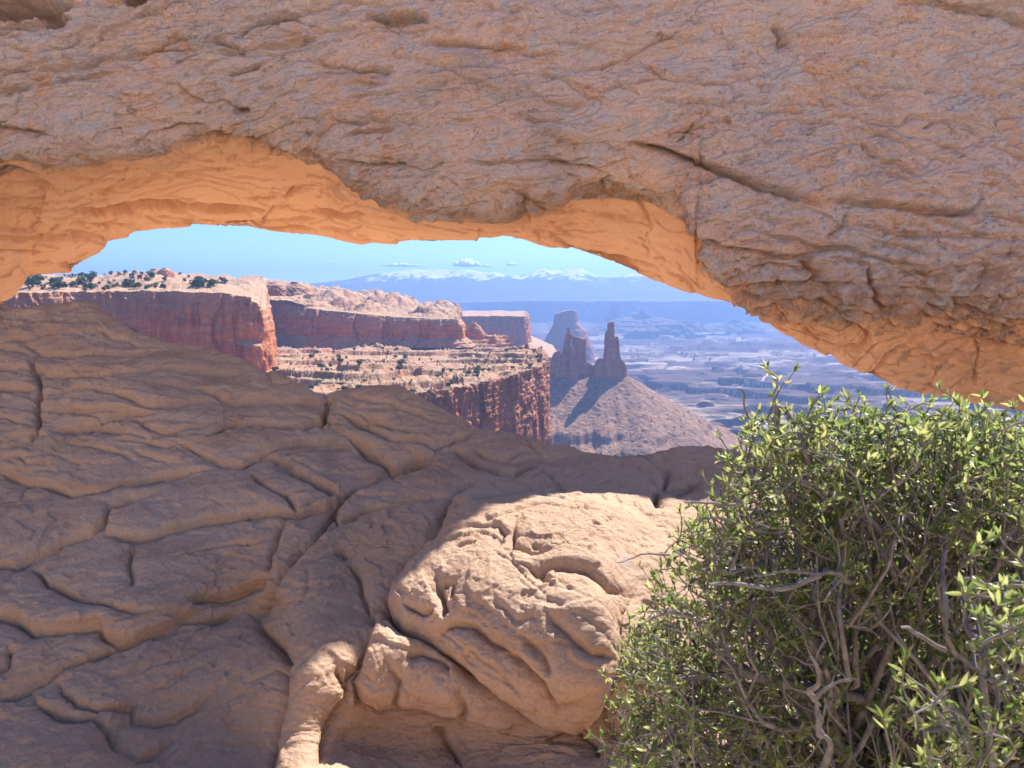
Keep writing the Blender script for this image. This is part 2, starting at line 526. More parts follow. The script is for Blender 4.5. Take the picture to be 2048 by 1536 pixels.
FORE_LINES = [
    L(R7((-60, 155), (0, 158), (60, 150), (130, 137), (185, 122), (215, 105)), 4, 9, 10),
    L(R7((75, 165), (150, 182), (220, 192), (330, 185), (400, 180), (480, 187), (530, 178)), 4, 8, 9),
    L(R7((-60, 160), (0, 172), (60, 185), (110, 195)), 4, 6, 5), L(R7((0, 240), (50, 236), (110, 237), (128, 190)), 5, 6, 4),
    L(R7((108, 212), (128, 248), (134, 300), (130, 380), (136, 440), (110, 480), (0, 512)), 5, 12, 0),
    L(R7((-60, 295), (0, 295), (40, 302), (100, 302), (130, 288)), 6, 12, 6),
    L(R7((140, 250), (230, 264), (330, 272), (420, 264), (540, 250), (640, 246), (740, 252), (800, 266)), 4, 8, 8),
    L(R7((140, 322), (260, 310), (330, 322), (420, 347), (480, 367), (560, 362), (640, 347), (720, 350)), 4, 8, 9),
    L(R7((210, 387), (300, 392), (400, 387), (460, 380)), 4, 6, 6), L(R7((170, 452), (280, 432), (360, 412), (430, 387), (520, 386)), 5, 9, 9),
    L(R7((440, 300), (520, 292), (620, 297), (700, 322), (740, 337), (850, 337), (890, 330)), 4, 8, 9),
    L(R7((720, 352), (800, 347), (880, 342), (960, 352), (1040, 362), (1070, 372)), 4, 7, 7),
    L(R7((680, 472), (720, 442), (760, 417), (850, 412), (1000, 427), (1060, 417), (1076, 385)), 4, 10, 10),
    L(R7((440, 402), (500, 442), (560, 452), (640, 442), (690, 430)), 4, 7, 7), L(R7((330, 432), (420, 452), (500, 472), (560, 466)), 4, 6, 6),
    L(R7((-80, 560), (0, 570), (40, 587), (110, 612), (190, 622), (235, 645), (330, 637), (440, 607), (540, 582), (620, 577), (720, 557)), 4, 9, 12, 70, 40),
    L(R7((440, 512), (500, 532), (560, 547), (610, 556)), 4, 6, 6), L(R7((230, 490), (330, 502), (400, 522), (450, 541)), 4, 6, 5),
    L(R7((580, 482), (640, 512), (730, 547), (800, 547), (860, 517), (900, 505)), 4, 9, 10), L(R7((860, 512), (940, 482), (1000, 467), (1060, 467), (1149, 492)), 4, 7, 7),
    L(R7((820, 582), (870, 627), (940, 667), (975, 702), (990, 722)), 4, 10, 5), L(R7((870, 542), (950, 562), (1000, 602), (1050, 632), (1110, 667)), 4, 9, 9),
    L(R7((350, 742), (342, 767), (400, 787), (480, 782), (600, 757), (700, 742), (800, 722), (900, 717), (1000, 712), (1060, 692), (1149, 672)), 5, 12, 14, 80, 45),
    L(R7((-80, 875), (0, 872), (60, 867), (120, 837), (210, 792), (300, 762), (345, 737), (360, 692), (440, 662), (520, 642)), 5, 11, 13, 80, 45),
    L(R7((440, 802), (430, 852), (420, 882), (440, 932), (435, 962)), 5, 8, 0), L(R7((90, 872), (130, 902), (160, 952), (250, 987), (330, 1017), (400, 1037), (450, 1057), (500, 1062)), 4, 9, 8),
    L(R7((500, 1062), (600, 1062), (700, 1057), (770, 1030)), 4, 7, 8), L(R7((560, 867), (640, 852), (720, 832), (830, 822), (900, 802)), 3, 5, 5),
    L(R7((600, 1020), (640, 1002), (720, 987), (800, 962), (860, 932), (888, 905)), 6, 12, 22, 70, 60), L(R7((888, 905), (895, 852), (918, 792), (935, 742)), 5, 11, 0),
    L(R7((-80, 1040), (0, 1042), (60, 1052), (110, 1107), (180, 1112), (260, 1097), (330, 1082), (342, 1110), (410, 1127), (460, 1117), (540, 1092), (640, 1040)), 6, 14, 30, 90, 70),
    L(R7((38, 1165), (44, 1190), (35, 1232), (0, 1262)), 4, 7, 0), L(R7((-60, 1340), (0, 1327), (50, 1312), (110, 1277), (160, 1252), (210, 1217), (280, 1192), (360, 1147), (430, 1122)), 5, 10, 9),
    L(R7((190, 1252), (208, 1300), (250, 1347), (330, 1372), (420, 1352), (430, 1387), (520, 1397), (640, 1352), (720, 1300)), 4, 9, 16, 60, 60),
    L(R7((105, 1302), (120, 1342), (170, 1372), (260, 1392), (310, 1392), (350, 1442), (370, 1482), (440, 1512), (520, 1482), (570, 1440)), 4, 8, 16, 50, 60),
    L(R7((850, 1082), (852, 1040), (880, 980), (920, 912), (980, 842), (1030, 800)), 9, 16, 0), L(R7((850, 1082), (920, 1150), (945, 1190), (930, 1300), (905, 1450), (895, 1560)), 9, 16, 0),
    L(R7((690, 1215), (720, 1240)), 3, 3, 0), L(R7((700, 1235), (725, 1215)), 3, 3, 0), L(R7((760, 1330), (775, 1365)), 3, 3, 0), L(R7((800, 1300), (815, 1335)), 3, 3, 0),
    L(R8((285, 220), (295, 160), (330, 108)), 6, 14, 0), L(R8((330, 182), (400, 202), (480, 242), (560, 277), (640, 287), (720, 302), (790, 277), (880, 247)), 4, 10, 9),
    L(R8((430, 192), (520, 232), (600, 242), (660, 272)), 4, 8, 7), L(R8((400, 262), (480, 322), (550, 362), (600, 367), (660, 337), (720, 320)), 6, 14, 16),
    L(R8((350, 212), (440, 217), (530, 227)), 3, 6, 5), L(R8((740, 312), (800, 302), (850, 332), (920, 362), (970, 382), (1030, 382), (1100, 357), (1180, 340)), 4, 9, 8),
    L(R8((430, 130), (520, 150), (600, 175), (680, 215), (760, 240)), 3, 6, 5), L(R8((860, 290), (920, 330), (980, 340), (1060, 320), (1150, 320)), 3, 6, 5),
    L(R8((60, 320), (130, 352), (200, 402), (260, 452), (320, 482), (370, 492)), 4, 10, 11), L(R8((130, 272), (200, 262), (280, 272), (340, 282), (400, 290)), 4, 7, 6),
    L(R8((170, 565), (270, 547), (340, 522), (370, 490)), 4, 9, 9),
    L(R8((245, 682), (310, 582), (360, 502), (420, 442), (500, 402), (560, 372), (640, 342), (700, 322)), 8, 16, 0),
    L(R8((300, 632), (390, 592), (450, 562), (560, 542), (640, 512), (720, 492), (800, 480)), 4, 11, 10), L(R8((745, 600), (790, 502), (830, 452), (900, 420)), 6, 12, 0),
    L(R8((330, 740), (360, 722), (390, 760)), 5, 8, 4), L(R8((300, 590), (330, 560), (345, 600), (310, 632)), 4, 8, 4),
    L(R8((850, 547), (760, 612), (700, 682), (620, 762), (570, 852), (545, 942), (560, 982), (600, 1032), (680, 1052), (740, 1062)), 8, 16, 0),
    L(R8((850, 545), (940, 522), (1010, 482), (1080, 460)), 4, 7, 7), L(R8((740, 1062), (780, 1040), (830, 1022), (920, 1032), (990, 1082), (1090, 1112), (1180, 1172), (1230, 1222), (1380, 1182)), 5, 12, 14),
    L(R8((760, 885), (790, 930), (800, 962), (796, 1000)), 7, 14, 0), L(R8((640, 962), (700, 982), (762, 962)), 4, 8, 8), L(R8((780, 890), (830, 885), (820, 940)), 5, 9, 0),
    L(R8((930, 672), (1000, 652), (1080, 622), (1150, 602), (1230, 610)), 3, 5, 6), L(R8((1100, 852), (1150, 872), (1200, 852), (1300, 872), (1370, 912), (1440, 900)), 6, 13, 12),
    L(R8((1160, 872), (1185, 910)), 6, 10, 0), L(R8((850, 705), (900, 690), (980, 690), (1010, 730), (970, 770)), 4, 6, 4), L(R8((1050, 700), (1040, 770), (1120, 800), (1200, 800)), 4, 8, 5),
    L(R8((1200, 1010), (1260, 1060), (1320, 1120), (1380, 1130)), 5, 9, 8), L(R8((1120, 1060), (1180, 1100), (1220, 1150)), 4, 7, 6), L(R8((1000, 980), (1100, 1030), (1180, 1020)), 4, 6, 5),
    L(R8((750, 1082), (800, 1122), (880, 1182), (960, 1232), (1060, 1292), (1150, 1342), (1280, 1362), (1370, 1290)), 6, 14, 10),
    L(R8((480, 1052), (440, 1112), (412, 1202), (420, 1272), (500, 1302), (600, 1312), (690, 1302), (760, 1322), (840, 1332), (852, 1272), (830, 1202)), 7, 14, 0),
    L(R8((540, 1142), (580, 1182), (570, 1252), (600, 1302)), 4, 9, 0), L(R8((600, 1132), (680, 1102), (760, 1132), (800, 1180)), 4, 8, 9), L(R8((440, 1160), (500, 1180), (540, 1140)), 4, 6, 4),
    L(R8((480, 1032), (430, 1102), (390, 1182), (370, 1272), (330, 1332), (290, 1402), (262, 1560)), 9, 13, 0), L(R8((340, 1150), (362, 1192), (368, 1242)), 6, 12, 0),
    L(R8((1380, 1252), (1370, 1302), (1430, 1392), (1500, 1472), (1560, 1540)), 6, 12, 0), L(R8((730, 1352), (760, 1422), (800, 1482), (830, 1560)), 4, 9, 0), L(R8((1160, 1422), (1230, 1385), (1290, 1360)), 4, 8, 6),
    L(R8((1270, 1380), (1340, 1450), (1380, 1540)), 4, 8, 0), L(R8((1592, 430), (1580, 482), (1612, 522)), 7, 14, 0), L(R8((1640, 370), (1620, 420), (1680, 440), (1759, 420)), 6, 12, 5),
    L(R8((560, 872), (540, 922), (480, 962), (500, 1002)), 5, 8, 0), L(R8((390, 782), (440, 832), (450, 902), (480, 980)), 5, 9, 6),
    L(R8((230, 790), (235, 860), (215, 930)), 4, 5, 0), L(R8((760, 1045), (860, 1130), (900, 1100), (1000, 1150), (1080, 1190)), 3, 6, 8),
]
def random_cracks(n, ur, vr, ang, dep, led, seed):
    r = random.Random(seed)
    out = []
    for _ in range(n):
        u, v = r.uniform(*ur), r.uniform(*vr)
        a = math.radians(ang(u) + r.gauss(0, 9))
        pts = [(u, v)]
        for _ in range(r.randint(3, 9)):
            s = r.uniform(12, 42)
            a2 = a + r.gauss(0, 0.3)
            u += s * math.cos(a2); v += s * math.sin(a2)
            pts.append((u, v))
        k = r.random() ** 2
        out.append(L(pts, r.uniform(2.5, 4), dep[0] + (dep[1] - dep[0]) * k, r.uniform(*led) * (0.4 + k), r.uniform(25, 60), r.uniform(20, 40)))
    return out


FORE_LINES += random_cracks(60, (-60, 700), (640, 960), lambda u: 4, (2, 5.5), (1, 6), 7) + random_cracks(40, (-60, 620), (950, 1500), lambda u: -14, (1.5, 5), (0, 3), 8) + random_cracks(30, (650, 1250), (800, 960), lambda u: 18, (2, 5), (1, 5), 9) + random_cracks(14, (620, 1350), (960, 1500), lambda u: 28, (1.5, 4), (0, 1), 10)
BLOCKS = {
    'sunlit': R8((1080, 462), (1000, 470), (930, 445), (860, 460), (800, 500), (750, 595), (700, 682), (620, 762), (570, 852), (545, 942), (560, 982), (600, 1032), (680, 1052),
                 (745, 1075), (800, 1122), (880, 1182), (960, 1232), (1060, 1292), (1150, 1342), (1280, 1362), (1370, 1290), (1420, 1180), (1440, 1000), (1520, 800), (1600, 640), (1610, 540), (1580, 445), (1300, 425)),
    'lump': R8((490, 1035), (440, 1112), (412, 1202), (420, 1272), (500, 1302), (600, 1312), (690, 1302), (760, 1322), (840, 1332), (1000, 1345), (1150, 1342), (1060, 1292), (960, 1232), (880, 1182), (800, 1122), (745, 1075), (680, 1052), (600, 1032), (555, 990)),
    'column': R8((70, 2300), (110, 1400), (135, 1250), (150, 1130), (60, 1040), (45, 960), (100, 850), (190, 742), (245, 682), (310, 582), (360, 502), (420, 442), (500, 402), (560, 372), (640, 342), (700, 322), (820, 350), (900, 420), (830, 452), (790, 502), (750, 595), (700, 682), (620, 762),
                 (570, 852), (545, 942), (555, 990), (490, 1035), (430, 1102), (390, 1182), (370, 1272), (330, 1332), (290, 1402), (240, 2300)),
    'block': R8((285, 222), (295, 160), (325, 80), (600, 60), (700, 140), (900, 230), (790, 277), (720, 318), (660, 337), (600, 367), (550, 362), (480, 322), (400, 262)),
}


def in_poly(px, py, poly):
    r = np.zeros(px.shape, bool)
    n = len(poly)
    for i in range(n):
        x1, y1 = poly[i]
        x2, y2 = poly[(i + 1) % n]
        if y1 == y2:
            continue
        c = ((y1 > py) != (y2 > py)) & (px < (x2 - x1) * (py - y1) / (y2 - y1) + x1)
        r ^= c
    return r


def build_foreground():
    cols = np.arange(-520, 2520, 2.15)
    nr, nb = 560, 120
    crest = smooth1(np.interp(cols, *np.array(CREST, float).T), 3)
    t = np.linspace(0, 1, nr)[:, None]
    V = 1900 + (crest[None] - 1900) * t
    U = np.broadcast_to(cols[None], V.shape).copy()
    d = fore_depth(U, V)
    X = P(U, V, d)
    # beyond the crest: a rounded back, an unseen ledge added to bounce sun under the arch, then the cliff
    top = X[-1]
    prof = np.array([(0, 0), (.12, -.03), (.35, -.16), (.7, -.42), (1.2, -.8), (2.0, -1.15), (3.2, -1.6), (5.0, -2.2), (7.5, -3.0), (9.0, -4.5), (10.0, -9.0), (11.0, -22.0), (16.0, -70.0), (60.0, -160.0), (200, -235)])
    k = np.linspace(0, 1, nb)[1:] ** 1.0 * (len(prof) - 1)
    py, pz = np.interp(k, range(len(prof)), prof[:, 0]), np.interp(k, range(len(prof)), prof[:, 1])
    drop = np.maximum(0, (top[:, 2] - 0.25) + 0.0)[None] * np.interp(py, [0, 2.5, 6], [0, .75, 1])[:, None]
    near_edge = 1 - 0.72 * sstep(1380, 1650, cols)                     # unseen ledge pulled in on the right to cut its bounce
    Xb = top[None] + np.stack([np.zeros((nb - 1, len(cols))), py[:, None] * near_edge[None], pz[:, None] - 0.8 * drop], -1)
    X = np.concatenate([X, Xb], 0)
    U = np.concatenate([U, np.broadcast_to(cols[None], (nb - 1, len(cols)))], 0)
    V = np.concatenate([V, np.repeat(crest[None], nb - 1, 0) - np.arange(1, nb)[:, None] * 3.0], 0)
    depth = X[..., 1]
    N = grid_normals(X)
    s = np.sign((N * (CAM - X)).sum(-1)[nr // 2, len(cols) // 2])
    N *= s
    q = np.stack([U / 70.0, V / 55.0, np.zeros_like(U)], -1)
    warp = (fbm(q, 3, 0.4, 5) * 12, fbm(q, 3, 0.4, 9) * 9)
    H, D = crack_field(U, V, FORE_LINES, warp)
    px = np.clip(depth, 2, 9) / F_PX
    h = H * px * 0.9
    h += 0.038 * (1 - np.exp(-D / 22.0))
    Ub, Vb = U + warp[0], V + warp[1]
    for kk, R_, A_ in (('sunlit', 90, 0.17), ('column', 85, 0.03), ('lump', 60, 0.09), ('block', 60, 0.05)):
        pl = BLOCKS[kk] + BLOCKS[kk][:1]
        _, De = crack_field(U, V, [(pl, 5, 5, 0, 70, 70)], warp)
        ins = in_poly(Ub, Vb, BLOCKS[kk])
        ins[nr:] &= kk == 'block'
        De = np.clip(De, 0, 90) / min(R_, 90)
        fade = sstep(1310, 1180, U) * (0.25 + 0.75 * sstep(960, 1060, V)) if kk == 'sunlit' else 1.0
        h += fade * np.where(ins, A_ * (np.sqrt(np.clip(1 - (1 - np.clip(De, 0, 1)) ** 2, 0, 1)) - 0.25), 0)                                   # every block is a rounded pillow between its joints
    h += 0.065 * fbm(X * 0.9 + 3, 2, 0.4, 21) + 0.010 * fbm(X * np.array([3, 3, 5.0]), 3, 0.55, 31)
    # cross-bedding: thin laminae that stand out, strongest on the upper left slope
    lam = (X[..., 2] * 1.0 + X[..., 0] * 0.10 + X[..., 1] * 0.05) / 0.085 + 1.3 * fbm(X * np.array([0.7, 0.7, 2.2]), 5, 0.5, 41)
    fr = lam - np.floor(lam)
    saw = np.minimum(fr / 0.9, (1 - fr) / 0.1) * (0.5 + 0.8 * np.abs(noise(np.stack([np.floor(lam) * 3.7, X[..., 0] * .5, X[..., 1] * .5], -1), 43)))
    wl = sstep(960, 820, V) * sstep(720, 560, U) * sstep(-0.25, 0.35, fbm(X * 1.1 + 7, 2, 0.5, 51))
    h += 0.05 * saw * wl
    wl2 = 0.35 * sstep(-0.1, 0.45, fbm(X * 0.9 + 17, 2, 0.5, 53))
    h += 0.035 * saw * wl2 * (1 - wl) * (1 - 0.9 * np.exp(-((U - 600) / 70) ** 2 - ((V - 1450) / 130) ** 2))
    calm = 1 - 0.9 * np.exp(-((U - 600) / 70) ** 2 - ((V - 1450) / 130) ** 2)
    # thin sheets that flake off with sharp edges
    for sc_, am_, st_, sd_ in ((np.array([1.1, 1.1, 3.0]), 0.060, 7.0, 55), (np.array([3.2, 3.2, 9.0]), 0.013, 5.0, 57), (np.array([8.0, 8.0, 20.0]), 0.006, 4.0, 59)):
        h += calm * am_ * (stairs(fbm(X * sc_, 4, 0.55, sd_) * st_, 0.12) / st_) * 1.6
    # pits on the sunlit boulder and elsewhere
    pit = sstep(0.18, 0.55, fbm(X * np.array([9, 9, 9.0]), 3, 0.6, 61))
    wp = np.exp(-(((U - 1130) / 130) ** 2 + ((V - 1110) / 75) ** 2)) + 0.25 * sstep(0.1, 0.4, fbm(X * 1.3 + 5, 2, 0.5, 71))
    h -= 0.045 * pit * np.clip(wp, 0, 1.1)
    bed = np.array([5.0, 5.0, 17.0])
    h += 0.012 * fbm(X * bed + 0.8 * fbm(X * 2.0, 2, 0.5, 77)[..., None], 4, 0.6, 79, ridged=True) * (0.35 + 0.65 * sstep(-0.2, 0.35, fbm(X * 0.8 + 23, 2, 0.5, 78)))
    h += 0.008 * fbm(X * 17.0, 4, 0.65, 81)
    h += 0.0035 * fbm(X * 60.0, 2, 0.6, 83)
    h += 0.5 * fbm(X * 0.25 + 3, 4, 0.5, 91) * sstep(-4, -9, X[..., 2]) * 3
    X = X + N * h[..., None]
    F = grid_faces(*U.shape, flip=(s < 0))
    Uw, Vw = U + warp[0], V + warp[1]
    cu = (Uw[:-1, :-1] + Uw[1:, 1:]) / 2
    cv = (Vw[:-1, :-1] + Vw[1:, 1:]) / 2
    rowi = np.arange(U.shape[0] - 1)[:, None]
    own = np.zeros(cu.shape, int)
    for i, kk in enumerate(['column', 'sunlit', 'lump', 'block'], 1):
        m = in_poly(cu, cv, BLOCKS[kk]) & (own == 0)
        m &= rowi < nr + (14 if kk == 'block' else -2)
        own[m] = i
    own = own.ravel()
    V3 = X.reshape(-1, 3)
    far = np.repeat(np.arange(U.shape[0] - 1) >= nr + 34, U.shape[1] - 1)
    g = submesh('rock_ground', V3, F, (own == 0) & ~far, M_FORE)
    tag(g, kind='structure')
    g = submesh('bounce_ledge', V3, F, (own == 0) & far, M_BOUNCE)  # unseen, kept pale to throw sun onto the arch underside
    tag(g, kind='structure')
    for i, lab, nm in [(1, 'long shaded sandstone ridge running down to the frame bottom, lit only at its foot', 'sandstone_ridge'),
                       (2, 'big rounded sandstone boulder in full sun, pitted on top, left of the green shrub', 'sandstone_boulder'),
                       (3, 'low lumpy sandstone boulder tucked under the big sunlit boulder, sun on its upper edge', 'sandstone_boulder'),
                       (4, 'layered sandstone block in shade on the crest, below the red cliff edge', 'sandstone_block')]:
        o = submesh(nm, V3, F, own == i, M_FORE)
        tag(o, lab, 'rock')
    return X, N


FX, FN = build_foreground()


def build_behind():
    """The rock platform round and behind the photographer, with an unseen pale hill added to bounce sunlight."""
    ys = np.concatenate([np.linspace(2.3, -12, 120), -12 - np.geomspace(0.2, 600, 60)])
    xs = np.concatenate([-np.geomspace(0.2, 500, 60)[::-1] - 12, np.linspace(-12, 12, 160), 12 + np.geomspace(0.2, 500, 60)])
    x, y = np.meshgrid(xs, ys)
    q = np.stack([x, y, np.zeros_like(x)], -1)
    z = -0.12 + 11.0 * sstep(-5, -26, y) + 0.5 * fbm(q * 0.12, 3, 0.5, 6) * sstep(-3, -9, y) + 0.25 * fbm(q * 0.35, 4, 0.5, 3) + 0.03 * fbm(q * 2.2, 3, 0.5, 8) - 0.12 * sstep(0.4, 2.3, y)
    z = z - 0.006 * np.maximum(0, -y - 15) + 3 * fbm(q * 0.02, 3, 0.5, 4) * sstep(-30, -120, y)
    z -= 0.4 * np.maximum(0, np.abs(x) - 14) * sstep(-8, 2, y)
    X = np.stack([x, y, z], -1)
    o = mesh_np('ground', X.reshape(-1, 3), grid_faces(*x.shape), M_BOUNCE)
    tag(o, kind='structure')


build_behind()

# ------------------------------------------------------------------ the arch
LIP = [(-800, 700), (-200, 420), (0, 338), (60, 345), (110, 352), (200, 330), (280, 318), (340, 308), (390, 294), (420, 289), (480, 298), (560, 308), (620, 315), (655, 322),
       (672, 350), (700, 378), (760, 402), (830, 422), (900, 436), (985, 447), (1020, 440), (1080, 418), (1150, 396), (1220, 394), (1300, 405), (1370, 432), (1400, 452),
       (1388, 480), (1405, 520), (1430, 560), (1480, 590), (1530, 620), (1611, 637), (1734, 651), (1825, 659), (1900, 661), (1974, 664), (2048, 680), (2300, 760), (2700, 1000)]
SIL = [(-800, 1000), (-200, 760), (-40, 640), (0, 616), (28, 600), (45, 575), (60, 552), (138, 548), (160, 532), (190, 515), (212, 497), (220, 483), (255, 480), (268, 467), (330, 457), (396, 450),
       (450, 452), (497, 454), (540, 462), (584, 468), (640, 474), (690, 484), (722, 491), (745, 486), (800, 489), (815, 484), (870, 486), (900, 484), (955, 482), (960, 473), (1003, 471),
       (1040, 476), (1080, 489), (1110, 497), (1146, 499), (1180, 512), (1240, 532), (1290, 556), (1340, 575), (1420, 598), (1440, 604), (1500, 623), (1527, 627), (1535, 643), (1556, 661), (1600, 686),
       (1665, 715), (1700, 735), (1760, 760), (1800, 780), (1900, 800), (1985, 813), (2048, 823), (2300, 880), (2700, 1200)]
DLIP = [(-800, 7.6), (0, 7.7), (400, 8.0), (640, 7.9), (680, 7.5), (900, 7.45), (1020, 7.4), (1150, 7.9), (1300, 8.0), (1400, 7.6), (1530, 7.5), (1800, 7.7), (2048, 7.9), (2700, 7.9)]
DSIL = [(-800, 9.5), (0, 9.3), (220, 9.8), (400, 10.4), (700, 10.0), (960, 9.2), (1003, 8.8), (1080, 8.9), (1300, 9.2), (1430, 8.7), (1530, 8.3), (1600, 8.25), (1800, 8.35), (2048, 8.45), (2700, 8.5)]
ZTOP = [(-800, 6.5), (300, 8.0), (1000, 8.6), (1430, 8.2), (1490, 6.2), (1550, 4.95), (1640, 4.6), (2000, 4.5), (2700, 4.2)]     # above the camera's ground level; unseen top, shaped to shade the foreground
